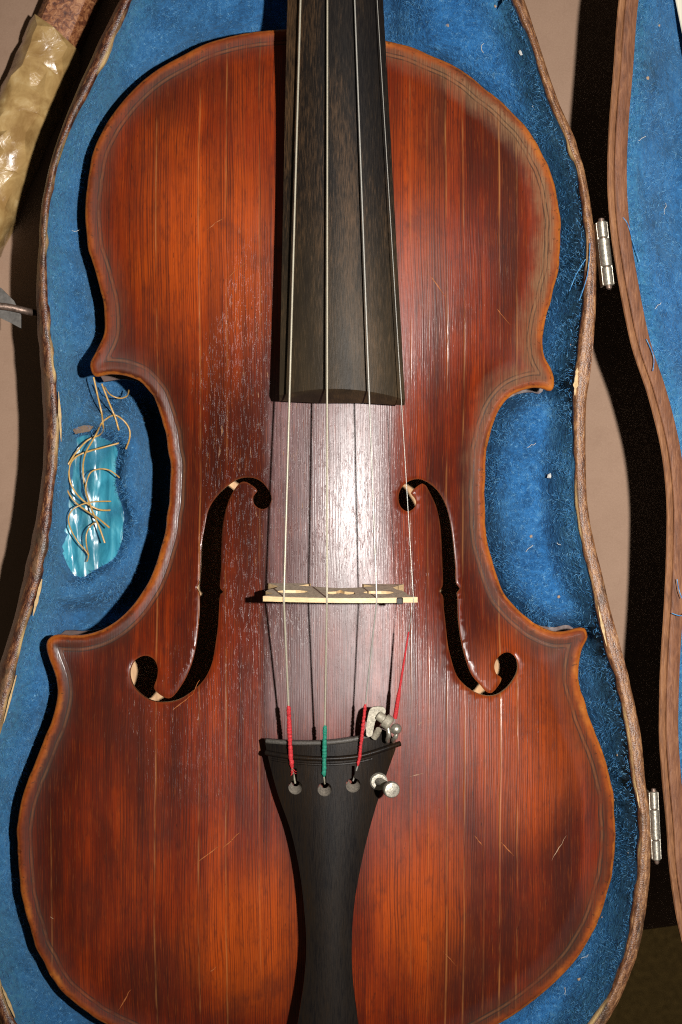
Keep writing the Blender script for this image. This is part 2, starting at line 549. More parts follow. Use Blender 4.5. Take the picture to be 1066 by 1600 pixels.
    crz = m.maprange(m.noise(m.mm((1.7, 0.26, 0.3), (3, 8, 1)), 1, 4, 0.62), 0.56, 0.66)   # crazed lacquer
    h = m.math('SUBTRACT', h, m.math('MULTIPLY', crz, m.math('MULTIPLY', m.math('MULTIPLY', m.maprange(nmask, 0.36, 0.6, 0.35, 1), m.maprange(area, 0, 1, 0.03, 1)), 0.095)))
    h = m.math('MULTIPLY', h, m.maprange(d, 3, 14, 0.35, 1.0))
    nrm = m.bump(h, 0.9, 1.0)
    rough = m.maprange(m.noise(m.mm((0.06, 0.03, 0.05)), 1, 4), 0.3, 0.7, 0.29, 0.39)
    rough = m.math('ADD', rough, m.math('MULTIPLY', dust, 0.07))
    waist = m.maprange(m.math('ABSOLUTE', m.math('ADD', y, 5.0)), 40, 70, 0, 1, True)
    rough = m.math('ADD', rough, m.math('MULTIPLY', m.maprange(dd, 12, 6, 0, 1), m.math('MULTIPLY', waist, 0.34)))
    rough = m.math('ADD', rough, m.math('MULTIPLY', m.maprange(dd, 12, 6, 0, 1), m.maprange(x, 0, 30, 0.03, 0.34)))
    coat = m.math('SUBTRACT', 0.13, m.math('MULTIPLY', m.maprange(dd, 12, 6, 0, 1), m.math('MULTIPLY', waist, 0.20)))
    m.set(Base_Color=base, Roughness=rough, Normal=nrm, Coat_Weight=m.math('MULTIPLY', coat, m.math('SUBTRACT', 1.0, m.math('MULTIPLY', m.maprange(dd, 14, 8, 0, 0.95), m.maprange(x, 0, 30)))), Coat_Roughness=0.18, Specular_IOR_Level=m.maprange(dust, 0, 0.8, 0.19, 0.36), Coat_Normal=nrm)
    return m.m

def plush_material():
    m = M('blue_plush')
    v = m.mm()
    a = m.noise(v, 0.045, 5, 0.62, 0.4)
    b = m.noise(v, 0.55, 4, 0.65, 0.6)
    c = m.noise(m.mm((3.2, 1.5, 2.0)), 1, 3, 0.6)
    mid = m.noise(v, 0.17, 5, 0.68, 1.0)
    tone = m.math('ADD', m.math('MULTIPLY', a, 0.36), m.math('ADD', m.math('MULTIPLY', mid, 0.26), m.math('ADD', m.math('MULTIPLY', b, 0.22), m.math('MULTIPLY', c, 0.16))))
    col = m.ramp(tone, [(0.37, (0.005, 0.025, 0.070)), (0.46, (0.013, 0.072, 0.195)), (0.54, (0.026, 0.138, 0.345)), (0.66, (0.11, 0.29, 0.48))])
    dust = m.maprange(m.noise(m.mm((0.02, 0.02, 0.02), (8, 0, 0)), 1, 4), 0.46, 0.72, 0, 0.40)
    left_falloff = m.maprange(m.sep(v)[0], 10, -70, 0.0, 0.30)  # weaker flash light on the left half, put into the colour
    col = m.mix(m.math('ADD', dust, left_falloff), col, (0.045, 0.105, 0.150))
    rim = m.maprange(m.attr('rim_mm'), 9, 1, 0, 0.55, True)
    col = m.mix(m.math('MULTIPLY', rim, m.maprange(b, 0.35, 0.65)), col, (0.055, 0.20, 0.27))
    h = m.math('ADD', m.math('MULTIPLY', mid, 3.0), m.math('ADD', m.math('MULTIPLY', b, 1.6), m.math('MULTIPLY', c, 0.6)))
    m.set(Base_Color=col, Roughness=0.95, Specular_IOR_Level=0.08, Sheen_Weight=0.25, Sheen_Roughness=0.5,
          Sheen_Tint=(0.25, 0.5, 0.8, 1), Normal=m.bump(h, 0.8, 0.8))
    return m.m

def fuzz_material():
    m = M('blue_fibre')
    v = m.mm()
    c = m.ramp(m.noise(v, 0.8, 2), [(0.35, (0.020, 0.11, 0.27)), (0.52, (0.05, 0.20, 0.42)), (0.68, (0.18, 0.38, 0.54))])
    m.set(Base_Color=c, Roughness=0.8, Specular_IOR_Level=0.2)
    return m.m

def rim_material():
    m = M('leatherette_rim')
    v = m.mm()
    cc = m.n('ShaderNodeCombineXYZ')
    m.put(cc.inputs[0], m.math('MULTIPLY', m.attr('rim_along'), 0.16)); m.put(cc.inputs[1], m.math('MULTIPLY', m.attr('rim_in'), 5.0))
    n1 = m.noise(cc.outputs[0], 1, 6, 0.72, 0.3)
    n0 = m.noise(v, 1.3, 4, 0.7, 0.3)
    n = m.math('ADD', m.math('MULTIPLY', n1, 0.80), m.math('MULTIPLY', n0, 0.20))
    k = m.noise(m.mm((0.25, 0.07, 0.2), (3, 3, 3)), 1, 4, 0.65)
    col = m.ramp(n, [(0.36, (0.012, 0.006, 0.005)), (0.46, (0.050, 0.016, 0.010)), (0.54, (0.125, 0.042, 0.018)), (0.61, (0.27, 0.12, 0.045)), (0.70, (0.48, 0.30, 0.13))])
    x = m.sep(v)[0]
    tan = m.mix(n, (0.10, 0.062, 0.030), (0.33, 0.22, 0.12))
    col = m.mix(m.math('MULTIPLY', m.maprange(k, 0.50, 0.64), 0.40), col, tan)
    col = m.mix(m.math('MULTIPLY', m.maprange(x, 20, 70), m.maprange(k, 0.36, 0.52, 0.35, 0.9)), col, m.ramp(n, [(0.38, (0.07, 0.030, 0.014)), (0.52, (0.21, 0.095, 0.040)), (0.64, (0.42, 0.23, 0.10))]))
    black = m.maprange(m.noise(m.mm((0.09, 0.03, 0.1), (9, 1, 3)), 1, 4), 0.56, 0.66, 0, 0.8)
    col = m.mix(black, col, (0.014, 0.010, 0.008))
    e = m.attr('rim_in')
    cream = m.math('MULTIPLY', m.maprange(e, 0.16, 0.03), m.maprange(m.noise(m.mm((0.05, 0.03, 0.05), (1, 1, 9)), 1, 3), 0.50, 0.60))
    col = m.mix(cream, col, (0.60, 0.42, 0.19))
    fine = m.voro(v, 1.9)
    h = m.math('ADD', m.math('MULTIPLY', n, 0.8), m.math('MULTIPLY', fine, 0.35))
    m.set(Base_Color=col, Roughness=m.maprange(n, 0.3, 0.7, 0.26, 0.55), Normal=m.bump(h, 0.8, 0.35))
    return m.m

def raw_wood(name, c0, c1, c2):
    m = M(name)
    v = m.mm((0.55, 0.10, 0.3))
    n = m.noise(v, 1, 6, 0.72, 0.6)
    n2 = m.noise(m.mm((3.0, 0.25, 1)), 1, 3, 0.6)
    t = m.math('ADD', m.math('MULTIPLY', n, 0.7), m.math('MULTIPLY', n2, 0.3))
    col = m.ramp(t, [(0.36, c0), (0.5, c1), (0.64, c2)])
    m.set(Base_Color=col, Roughness=0.55, Normal=m.bump(t, 0.6, 0.4))
    return m.m

def ebony_material(name, worn):
    m = M(name)
    n = m.noise(m.mm((3.4, 0.22, 0.5)), 1, 5, 0.7, 0.2)
    p = m.noise(m.mm((0.10, 0.014, 0.1), (4, 2, 0)), 1, 4, 0.6)
    t = m.math('ADD', m.math('MULTIPLY', n, 0.5), m.math('MULTIPLY', p, 0.5))
    col = m.ramp(t, [(0.40, (0.005, 0.004, 0.004)), (0.50, (0.010, 0.007, 0.005)), (0.57, tuple(q * worn for q in (0.050, 0.028, 0.014))),
                     (0.68, tuple(q * worn for q in (0.12, 0.062, 0.027)))])
    if worn > 0.5:      # sheen on the played end of the board, painted into the colour
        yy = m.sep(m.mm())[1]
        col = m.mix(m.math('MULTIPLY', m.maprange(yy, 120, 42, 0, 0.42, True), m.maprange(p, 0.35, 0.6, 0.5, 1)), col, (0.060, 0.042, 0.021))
    h = m.math('ADD', n, m.math('MULTIPLY', m.noise(m.mm((3, 0.3, 1)), 1, 2), 0.5))
    m.set(Base_Color=col, Roughness=m.maprange(n, 0.3, 0.7, 0.30, 0.42), Specular_IOR_Level=(0.13 if worn < 0.5 else 0.22), Normal=m.bump(h, 0.35, 0.15))
    return m.m

def tape_material():
    m = M('brown_packing_tape')
    v = m.mm()
    n = m.noise(v, 0.12, 4, 0.6, 0.5)
    col = m.ramp(n, [(0.35, (0.28, 0.160, 0.055)), (0.55, (0.42, 0.270, 0.105)), (0.7, (0.54, 0.39, 0.19))])
    m.set(Base_Color=col, Roughness=0.26, Specular_IOR_Level=0.55, Coat_Weight=0.45, Coat_Roughness=0.08,
          Normal=m.bump(m.noise(v, 0.35, 4, 0.6, 0.8), 0.25, 1.0))
    return m.m

def mottled_material():
    m = M('mottled_brown_paper')
    v = m.mm()
    n = m.noise(v, 0.45, 5, 0.7, 1.2)
    col = m.ramp(n, [(0.36, (0.05, 0.014, 0.008)), (0.48, (0.20, 0.065, 0.025)), (0.58, (0.36, 0.15, 0.06)), (0.7, (0.48, 0.24, 0.11))])
    m.set(Base_Color=col, Roughness=0.5, Normal=m.bump(n, 0.5, 0.4))
    return m.m

def packet_material():
    m = M('turquoise_satin')
    v = m.mm((0.22, 0.05, 0.2))
    n = m.noise(v, 1, 5, 0.62, 0.8)
    c = m.ramp(n, [(0.34, (0.020, 0.17, 0.25)), (0.5, (0.050, 0.30, 0.40)), (0.64, (0.12, 0.43, 0.52))])
    see = m.maprange(m.noise(m.mm((0.075, 0.022, 0.05), (6, 3, 1)), 1, 3, 0.5, 0.6), 0.40, 0.58, 0.25, 0.92)
    m.set(Base_Color=c, Roughness=0.26, Specular_IOR_Level=0.5, Coat_Weight=0.22, Coat_Roughness=0.12, Alpha=see, Normal=m.bump(m.noise(m.mm((0.35, 0.07, 0.3), (2, 2, 2)), 1, 2, 0.45, 0.5), 0.25, 3.0))
    return m.m

def table_material():
    m = M('tan_table_top')
    v = m.mm()
    f = m.noise(v, 2.2, 3, 0.7)
    n = m.noise(v, 0.05, 4)
    s = m.noise(m.mm((0.6, 0.6, 0.6)), 1, 4, 0.7)
    col = m.mix(n, (0.21, 0.128, 0.084), (0.27, 0.170, 0.116))
    col = m.mix(m.maprange(f, 0.35, 0.65, 0, 0.35), col, (0.36, 0.245, 0.172))
    col = m.mix(m.maprange(s, 0.58, 0.72, 0, 0.5), col, (0.22, 0.14, 0.09))
    col = m.mix(m.maprange(m.noise(m.mm((0.12, 0.12, 0.1), (5, 5, 5)), 1, 5, 0.7), 0.5, 0.7, 0, 0.3), col, (0.20, 0.12, 0.08))
    m.set(Base_Color=col, Roughness=0.75, Specular_IOR_Level=0.2, Normal=m.bump(f, 0.2, 0.3))
    return m.m

MAT = dict(
    belly=belly_material(), plush=plush_material(), fuzz=fuzz_material(), rim=rim_material(),
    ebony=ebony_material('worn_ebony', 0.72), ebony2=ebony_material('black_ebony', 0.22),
    ply=raw_wood('lid_outer_ply', (0.11, 0.045, 0.020), (0.20, 0.085, 0.036), (0.30, 0.14, 0.06)),
    core=raw_wood('lid_core_wood', (0.085, 0.032, 0.015), (0.16, 0.062, 0.028), (0.25, 0.11, 0.05)),
    rib=simple('rib_varnish', (0.05, 0.016, 0.009), 0.55, aniso=(0.3, 0.3, 1.5)),
    inner=simple('inner_back_wood', (0.52, 0.31, 0.16), 0.7, aniso=(0.6, 0.05, 0.5)),
    maple=simple('bridge_maple', (0.60, 0.42, 0.22), 0.5, aniso=(0.5, 3, 0.5), var=0.2, bump=0.2),
    mapleface=simple('bridge_dirty_face', (0.62, 0.52, 0.38), 0.6, nscale=0.9, var=0.35, bump=0.3),
    steel=simple('dull_nickel', (0.36, 0.33, 0.27), 0.42, 0.75, nscale=1.1, var=0.35, bump=0.3),
    pewter=simple('tarnished_plate', (0.27, 0.24, 0.18), 0.55, 0.2, nscale=1.2, var=0.3, bump=0.35),
    dusty_lit_hole=simple('dusty_lit_hole_wall', (0.17, 0.145, 0.115), 0.8, nscale=1.5, var=0.4, bump=0.3),  # dusty wall colour, paled to paint in light on its lower half
    dusty_lit=simple('dusty_lit_ebony', (0.055, 0.048, 0.040), 0.6, nscale=1.5, var=0.4, bump=0.3),  # dusty lip colour, greyed to paint in the lit bevel
    iron=simple('rusty_iron', (0.20, 0.14, 0.11), 0.5, 0.7, nscale=0.8, var=0.5, bump=0.4),
    plate=simple('dull_zinc', (0.10, 0.09, 0.08), 0.7, 0.2, nscale=0.5, var=0.3, bump=0.2),
    wire=simple('silver_string', (0.46, 0.44, 0.39), 0.36, 0.5, var=0.05),
    gut=simple('wound_gut_string', (0.40, 0.36, 0.27), 0.40, 0.3, nscale=2, var=0.15),
    gutcoil=simple('amber_gut', (0.46, 0.27, 0.075), 0.32, nscale=0.6, var=0.25),
    red=simple('red_thread', (0.42, 0.018, 0.022), 0.7, nscale=2.5, var=0.35, bump=0.5),
    green=simple('green_thread', (0.006, 0.16, 0.10), 0.7, nscale=2.5, var=0.3, bump=0.5),
    tape=tape_material(), mottled=mottled_material(), packet=packet_material(), table=table_material(),
    card=simple('grey_card', (0.13, 0.085, 0.055), 0.8),
    carpet=simple('olive_carpet', (0.55, 0.39, 0.15), 0.95, nscale=0.35, var=0.5, bump=0.6, dist=2),
    lint=simple('pale_lint', (0.46, 0.45, 0.42), 0.8, var=0.1),
    lintb=simple('brown_crumb', (0.32, 0.22, 0.14), 0.8, var=0.2),
    hair=simple('bow_hair', (0.62, 0.58, 0.46), 0.4, aniso=(4, 0.05, 1), var=0.15),
    stick=simple('bow_stick_wood', (0.14, 0.045, 0.018), 0.3),
    scuff=simple('bare_wood_scuff', (0.30, 0.09, 0.022), 0.55, nscale=1.5, var=0.4),
    scuffp=simple('pale_scratch', (0.36, 0.24, 0.15), 0.5, nscale=1.5, var=0.4),
    cream=simple('bare_paper', (0.44, 0.30, 0.14), 0.7, nscale=0.8),
    shell=simple('case_shell', (0.014, 0.008, 0.006), 0.9, nscale=0.8, bump=0.3, Specular_IOR_Level=0.1),
)

# ---------------------------------------------------------------- table and room floor
def slabpoly(poly, z, th):
    n = len(poly)
    V = [(a, b, z) for a, b in poly] + [(a, b, z - th) for a, b in poly]
    F = [tuple(range(n)), tuple(range(2 * n - 1, n - 1, -1))]
    F += [(i, i + n, (i + 1) % n + n, (i + 1) % n) for i in range(n)]
    return V, F
e1 = np.array(PX(1006, 1453, 0)); e2 = np.array(PX(1066, 1445, 0))
dr = (e2 - e1) / np.linalg.norm(e2 - e1)
pl = e1 - dr * 700; pr = e1 + dr * 500
V, F = slabpoly([tuple(pl), tuple(pr), (pr[0] + 40, 420), (pl[0] - 40, 420)], 0.0, 24)
o = mkmesh('table_top', V, F, MAT['table']); o['kind'] = 'structure'
V, F = slabpoly([(-2500, -2500), (2500, -2500), (2500, 2500), (-2500, 2500)], -480.0, 10)
o = mkmesh('floor', V, F, MAT['carpet']); o['kind'] = 'structure'

# ---------------------------------------------------------------- violin outline and belly height
BODY = [(446,45),(405,48),(365,55),(324,66),(284,86),(248,106),(218,129),(187,162),(162,198),(144,238),(136,284),(133,329),(137,385),
 (146,414),(157,451),(162.5,491),(161,522),(149,550),(141,565),(141,578),(147,588),(167,584.5),(192,585),(218,595),(238,618),(251,648),(261,689),(266,729),
 (264,775),(261,805),(253,851),(238,896),(218,932),(192,962),(167,980),(142,990),(111,994),(84,993),(72,1003),(71,1015),(76,1030),(84,1048),(89,1084),
 (81,1124),(68,1155),(53,1195),(33,1251),(26,1311),(29,1372),(38,1423),(53,1474),(76,1519),(101,1555),(137,1585),(180,1609),(240,1632),(320,1650),
 (410,1660),(505,1663),(600,1660),(690,1645),(779,1602),(825,1572),(870,1534),(906,1494),(934,1443),(951,1392),(961,1342),(963,1311),(962,1276),(956,1225),
 (949,1198),(931,1149),(916,1104),(906,1068),(905,1043),(911,1013),(918,996),(913,983),(901,983),(881,988),(860,986),(835,975),(810,954),(789,927),(774,891),
 (763,846),(758,800),(758,750),(760,704),(769,668),(782,638),(799,618),(820,608),(845,605),(862,610),(868,598),(863,577),(851,554),(848,532),(853,501),
 (860,471),(870,435),(875,405),(877,370),(876,344),(868,294),(850,243),(825,203),(794,167),(764,142),(739,122),(703,99),(663,81),(627,68),(602,62),(560,54),(500,46)]
body = spline(pxarr(BODY, ZE), True, 1.2)
_k = np.arange(len(body)) * 1.0
body = body + ((vnoise(_k, _k * 0, 5, 51) - .5)[:, None] * np.array([0.5, 0.3]) + (vnoise(_k, _k * 0 + 7, 2.2, 52) - .5)[:, None] * np.array([0.22, 0.22]))
body[-3:] = spline(pxarr(BODY, ZE), True, 1.2)[-3:]

GX0, GX1, GY0, GY1 = -125.0, 112.0, -205.0, 185.0
_xs = np.arange(GX0, GX1 + 1, 1.0); _ys = np.arange(GY0, GY1 + 1, 1.0)
GXX, GYY = np.meshgrid(_xs, _ys)
GIN = inside(body, GXX, GYY)
GD = distpoly(body[::2], GXX, GYY) * np.where(GIN, 1, -1)      # + inside
# screened membrane: flat crown, falling to the channel 5.5 mm from the edge
mask = GD > 5.5
h = np.zeros_like(GD)
k2 = (1 / 46.0) ** 2
odd = ((np.arange(h.shape[0])[:, None] + np.arange(h.shape[1])[None, :]) % 2).astype(bool)
om = 1.93
for it in range(260):
    for par in (odd, ~odd):
        nb = np.zeros_like(h)
        nb[1:-1, 1:-1] = h[:-2, 1:-1] + h[2:, 1:-1] + h[1:-1, :-2] + h[1:-1, 2:]
        new = (nb + k2) / (4 + k2)
        s = par & mask
        h[s] += om * (new[s] - h[s])
h = np.clip(h, 0, 1)
_j = np.arange(h.shape[0]); _yc = GY0 + _j
hc = h.max(axis=1)
_sel = (_yc > -118) & (_yc < 108)
_tgt = 15.5 - 2.4 * np.abs((_yc + 28) / 140.0) ** 2.0
ratio = np.interp(_yc, _yc[_sel], (_tgt / np.maximum(hc, 0.05))[_sel])
for _ in range(60):
    ratio = np.convolve(np.pad(ratio, 2, mode='edge'), np.ones(5) / 5, 'valid')
ARCH = blur(h * ratio[:, None], 7)

def edged(X, Y):
    return bil(GD, GX0, GY0, 1.0, X, Y)

def belly_z(X, Y, d=None):
    X = np.asarray(X, float); Y = np.asarray(Y, float)
    if d is None:
        d = edged(X, Y)
    a = bil(ARCH, GX0, GY0, 1.0, X, Y)
    bead = 0.45 * np.exp(-((d - 2.1) / 1.8) ** 2) - 1.2 * np.clip(1 - d / 1.3, 0, 1) ** 2
    return ZE + a * sm(1.0, 8.0, d) + bead - 0.3

def on_belly(px, py):
    return onto(px, py, belly_z)

FL = [(424.6,779),(420,766.6),(409,753),(394.6,746.6),(375,747.6),(355.6,759),(338.5,776),(326,796),(320,822.7),(315,852),(313,886),(310.5,912),(307,919),(311,926),(312,944.6),
 (310,979),(305.6,1013),(298,1042),(285,1069),(268,1090),(260,1091),(241,1076),(245,1060),(246.5,1045),(241,1031),(228,1024.6),(212,1031),(203,1049),(207,1069),(219,1084),(236,1094.6),
 (255.6,1097.5),(277.6,1094),(299.5,1081),(319,1061.7),(331,1037),(337,1005.6),(341,974),(343,937),(344,929),(349,925),(344.5,920),(345.4,886),(346,852),(348,822.7),(353,796),(361,774),
 (375,754.5),(382,752.5),(392,757),(402,766.6),(396,776),(397,787),(404.4,794),(412,795.5),(420,791)]
FR = [(638,799),(647,794),(650.8,785),(647.8,777),(642.6,770.6),(660,755.5),(665,758),(673.6,772.8),(682,791.8),(688,820),(690.3,848.8),(691.5,882),(691.5,917),(687,924),(692,930),(694,953),(697,979.5),
 (699.8,1005.6),(704.5,1027),(714,1055.5),(728,1072),(745,1083),(761.5,1087.5),(775.8,1086),(790,1077),(802,1062.6),(809,1046),(806.7,1029.4),(797,1020),(787.7,1020.3),(777,1029.4),(772.7,1041),
 (775.8,1053),(784,1060),(768,1083),(760,1081),(752,1072),(737.8,1055.5),(728.3,1031.7),(721,1003),(716.4,970),(715,934),(714.5,926),(719,920),(713.8,913),(711.7,882),(708,844),(703.4,813),(695,784.6),
 (683,765.6),(669,753.8),(654.6,748.5),(640.4,751.4),(628.5,761),(623,775),(625,789.4),(631,796.5)]
def fhole(pts):
    w = np.array([on_belly(a, b)[:2] for a, b in pts])
    return spline(w, True, 0.9)
fl_, fr_ = fhole(FL), fhole(FR)

violin = thing('violin', 'worn red-brown violin with black fingerboard and tailpiece lying in the blue lined case', 'violin', (0, 0, 14))

# belly plate: coarse points inside, fine rows near the edge and the sound holes
X1, Y1, D1 = jitter_pts(body, 1.9, 8.0, (fl_, fr_), hm=1.0)
X2, Y2, D2 = jitter_pts(body, 1.0, 0.55, (), hm=0.5)
k = D2 < 8.3
X2, Y2 = X2[k], Y2[k]
ringpts = [tuple(q) for L_ in (fl_, fr_) for q in offset_poly(L_, -0.55)]
ringpts = [q for q in ringpts if not (inside(fl_, np.array([q[0]]), np.array([q[1]]))[0] or inside(fr_, np.array([q[0]]), np.array([q[1]]))[0])]
V2, T2 = cdt([body, fl_, fr_], list(zip(X1, Y1)) + list(zip(X2, Y2)) + ringpts)
dd = np.where(inside(body, V2[:, 0], V2[:, 1]), 1, 0) * distpoly(body, V2[:, 0], V2[:, 1])
zz = belly_z(V2[:, 0], V2[:, 1], dd)
hd_ = np.minimum(distpoly(fl_, V2[:, 0], V2[:, 1]), distpoly(fr_, V2[:, 0], V2[:, 1]))
zz = zz - 0.42 * np.clip(1 - hd_ / 0.5, 0, 1)
th = 3.0 + 0.6 * np.exp(-dd / 4)
VV, FF = slab(V2, T2, zz, th)
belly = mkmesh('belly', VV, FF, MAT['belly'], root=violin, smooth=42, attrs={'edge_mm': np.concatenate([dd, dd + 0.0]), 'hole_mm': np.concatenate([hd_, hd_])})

# ribs and back
bs = body[::3]
bin_ = offset_poly(bs, 2.6)
bin2 = offset_poly(bs, 4.0)
n = len(bs)
V = [(a, b, ZE - 2.5) for a, b in bin_] + [(a, b, ZE - 32) for a, b in bin_] + [(a, b, ZE - 2.5) for a, b in bin2] + [(a, b, ZE - 32) for a, b in bin2]
F = []
for i in range(n):
    j = (i + 1) % n
    F += [(i, i + n, j + n, j), (i + 2 * n, j + 2 * n, j + 3 * n, i + 3 * n)]
mkmesh('ribs', V, F, MAT['rib'], root=violin, smooth=50)
bp = spline(pxarr(BODY, ZE), True, 3.5)
Xb, Yb, Db = jitter_pts(bp, 5.0, 3.0)
Vb, Tb = cdt([bp], list(zip(Xb, Yb)))
db = distpoly(bp, Vb[:, 0], Vb[:, 1])
zb = ZE - 31.5 - 9.0 * sm(4, 45, db)
VV, FF = slab(Vb, Tb, zb, 3.6)
bk = mkmesh('back', VV, FF, MAT['inner'], root=violin, smooth=45)
bk.data.materials.append(MAT['rib'])
nv_ = len(Vb)
for p_ in bk.data.polygons:
    if min(db[v_ % nv_] for v_ in p_.vertices) < 1.0 or p_.vertices[0] >= nv_:
        p_.material_index = 1

# ---------------------------------------------------------------- neck, fingerboard
def fb_z(y):
    return ZE + 37.0 - 0.078 * (y - 40.0)
def fb_section(py, drop=0.0, side=5.0):
    """points of a cross-section at photo row py (crown), returned as ring"""
    t = (622.0 - py) / 622.0
    pxl = 436.5 + (449.0 - 436.5) * t; pxr = 633.0 + (599.0 - 633.0) * t
    tilt = 7.0 * max(0.0, 1 - t)
    ring = []
    bow_ = 2.6 * max(0.0, 1 - (622.0 - py) / 60.0)
    ym = PX(530, py, ZE + 33)[1]
    zc = fb_z(ym)
    ze = zc - 5.4 + 1.6 * max(t, 0)
    N = 16
    xl, yl = PX(pxl, py - 3, ze); xr, yr = PX(pxr, py + 4, ze)
    for i in range(N + 1):
        f = i / N
        ring.append((xl + (xr - xl) * f, yl + (yr - yl) * f + bow_ * (1 - (2 * f - 1) ** 2), ze + (zc - ze) * (1 - (2 * f - 1) ** 2) - drop))
    e = 0.5
    ring.append((xr - e, yr, ze - side)); ring.append(((xl + xr) / 2 + 8, (yl + yr) / 2, ze - side + 1.6))
    ring.append(((xl + xr) / 2 - 8, (yl + yr) / 2, ze - side + 1.6)); ring.append((xl + e, yl, ze - side))
    return ring
rows = list(np.linspace(620.5, -560, 60))
rings = [[(q[0], q[1] - 1.7, q[2]) for q in fb_section(620.5, 3.2, 5.0)], [(q[0], q[1] - 0.25, q[2]) for q in fb_section(620.5, 0.35)]] + [fb_section(r) for r in rows]
rings = [[(p[0], p[1], p[2]) for p in r][::-1] for r in rings]
V, F = loft(rings)
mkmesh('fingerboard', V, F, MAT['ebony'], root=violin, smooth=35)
# neck under the board, widening into the heel at the body
rings = []
for py, w, dpt in ((70, 17, 34), (40, 16.5, 34), (10, 15.5, 30), (-30, 14.0, 20), (-90, 13.0, 14), (-300, 12.2, 13), (-560, 11.5, 12)):
    s = fb_section(py)
    xc = (s[0][0] + s[16][0]) / 2; zc = s[0][2] - 5.0
    yc = s[0][1]
    rings.append([(xc + w * math.cos(a), yc, zc - dpt * abs(math.sin(a)) ** 0.8 * (1 if math.sin(a) > 0 else 0)) for a in np.linspace(0, math.pi, 14)])
V, F = loft(rings)
mkmesh('neck', V, F, MAT['rib'], root=violin, smooth=40)
s = fb_section(-566)
V, F = rbox(((s[0][0] + s[16][0]) / 2, s[0][1] + 2.4, s[0][2] + 0.5), (25, 4.5, 12), 0.8)
mkmesh('nut', V, F, MAT['ebony2'], root=violin, smooth=30)
V, F = rbox(((s[0][0] + s[16][0]) / 2, s[0][1] + 42, s[0][2] - 9), (22, 72, 17), 3)
mkmesh('pegbox', V, F, MAT['rib'], root=violin, smooth=30)

# ---------------------------------------------------------------- bridge
bc = on_belly(527, 920)
ZB = bc[2]
BT = 33.5                                    # bridge height
xl, _ = PX(411, 938, ZB + BT - 2.5); xr, _ = PX(653, 938, ZB + BT - 2.5)
fx0 = PX(421, 917, ZB - 2)[0]; fx1 = PX(486, 917, ZB - 1)[0]; fx2 = PX(566, 917, ZB - 1)[0]; fx3 = PX(629, 917, ZB - 2)[0]
xm = (xl + xr) / 2
top = [(xl + (xr - xl) * t, BT - 3.4 * (2 * t - 1) ** 2 - 1.2 * t) for t in np.linspace(0, 1, 21)]
def bz(x):
    return float(belly_z(np.array([x]), np.array([bc[1]]))[0]) - ZB
out = [(fx0, bz(fx0) + 0.05), (fx1, bz(fx1) + 0.05), (fx1 - 0.6, bz(fx1) + 2.0), (fx1 - 4, 5.0), (xm - 5, 9.0), (xm, 10.2), (xm + 5, 9.0), (fx2 + 4, 5.0),
       (fx2 + 0.6, bz(fx2) + 2.0), (fx2, bz(fx2) + 0.05), (fx3, bz(fx3) + 0.05), (fx3 + 0.4, bz(fx3) + 2.2), (fx3 - 3.5, 7.5), (fx3 - 2.5, 12), (fx3 - 0.5, 15), (fx3 + 0.5, 19), (xr - 3.0, 24)]
out += top[::-1]
out += [(xl + 3.0, 24), (fx0 - 0.5, 19), (fx0 + 0.5, 15), (fx0 + 2.5, 12), (fx0 + 3.5, 7.5), (fx0 - 0.4, bz(fx0) + 2.2)]
def ell(cx, cy, rx, ry, n=18):
    return np.array([(cx + rx * math.cos(2 * math.pi * i / n), cy + ry * math.sin(2 * math.pi * i / n)) for i in range(n)])
holes = [ell(fx0 + 8.5, 19.5, 5.2, 3.4), ell(fx3 - 8.5, 19.5, 5.2, 3.4),
         np.array([(xm, 14.5), (xm + 1.4, 18), (xm + 4.6, 19.5), (xm + 5, 23), (xm + 2.2, 24.6), (xm, 21.6), (xm - 2.2, 24.6), (xm - 5, 23), (xm - 4.6, 19.5), (xm - 1.4, 18)])]
op = np.array(out)
Vc, Tc = cdt([op] + holes, [])
nV = len(Vc)
LEAN = 2.7
def bthick(hh):
    return 1.75 - 1.0 * np.clip(hh / BT, 0, 1)       # half thickness
yb = bc[1] - LEAN * np.clip(Vc[:, 1], 0, None) / BT
rot = -0.010
def brg(sgn):
    y_ = yb + sgn * bthick(Vc[:, 1]) + (Vc[:, 0] - xm) * rot
    return np.stack([Vc[:, 0], y_, ZB + Vc[:, 1]], 1)
VV = np.concatenate([brg(-1), brg(1)])
cnt = {}
for t in Tc:
    for a, b in ((t[0], t[1]), (t[1], t[2]), (t[2], t[0])):
        cnt[(a, b)] = 1
wl = [(a, b) for a, b in cnt if (b, a) not in cnt]
bridge = bpy.data.objects.new('bridge', None); COL.objects.link(bridge); bridge.parent = violin
mkmesh('bridge_edge', VV, [(b, a, a + nV, b + nV) for a, b in wl], MAT['maple'], root=violin, parent=bridge)
mkmesh('bridge_face', VV, [tuple(t) for t in Tc] + [(t[0] + nV, t[2] + nV, t[1] + nV) for t in Tc], MAT['mapleface'], root=violin, parent=bridge)
def bridge_top(x):
    t = np.clip((x - xl) / (xr - xl), 0, 1)
    return ZB + BT - 3.4 * (2 * t - 1) ** 2 - 1.2 * t
YB = bc[1] - LEAN
pg = []
for px0 in (619, 630):
    pg.append(PX(px0, 938, ZB + BT - 3)[0])
V, F = rbox(((pg[0] + pg[1]) / 2, YB + ((pg[0]+pg[1])/2 - xm) * rot, bridge_top((pg[0] + pg[1]) / 2) - 0.6), (pg[1] - pg[0], 2.2, 1.9), 0.25)
mkmesh('string_guard', V, F, MAT['ebony2'], root=violin, parent=bridge)

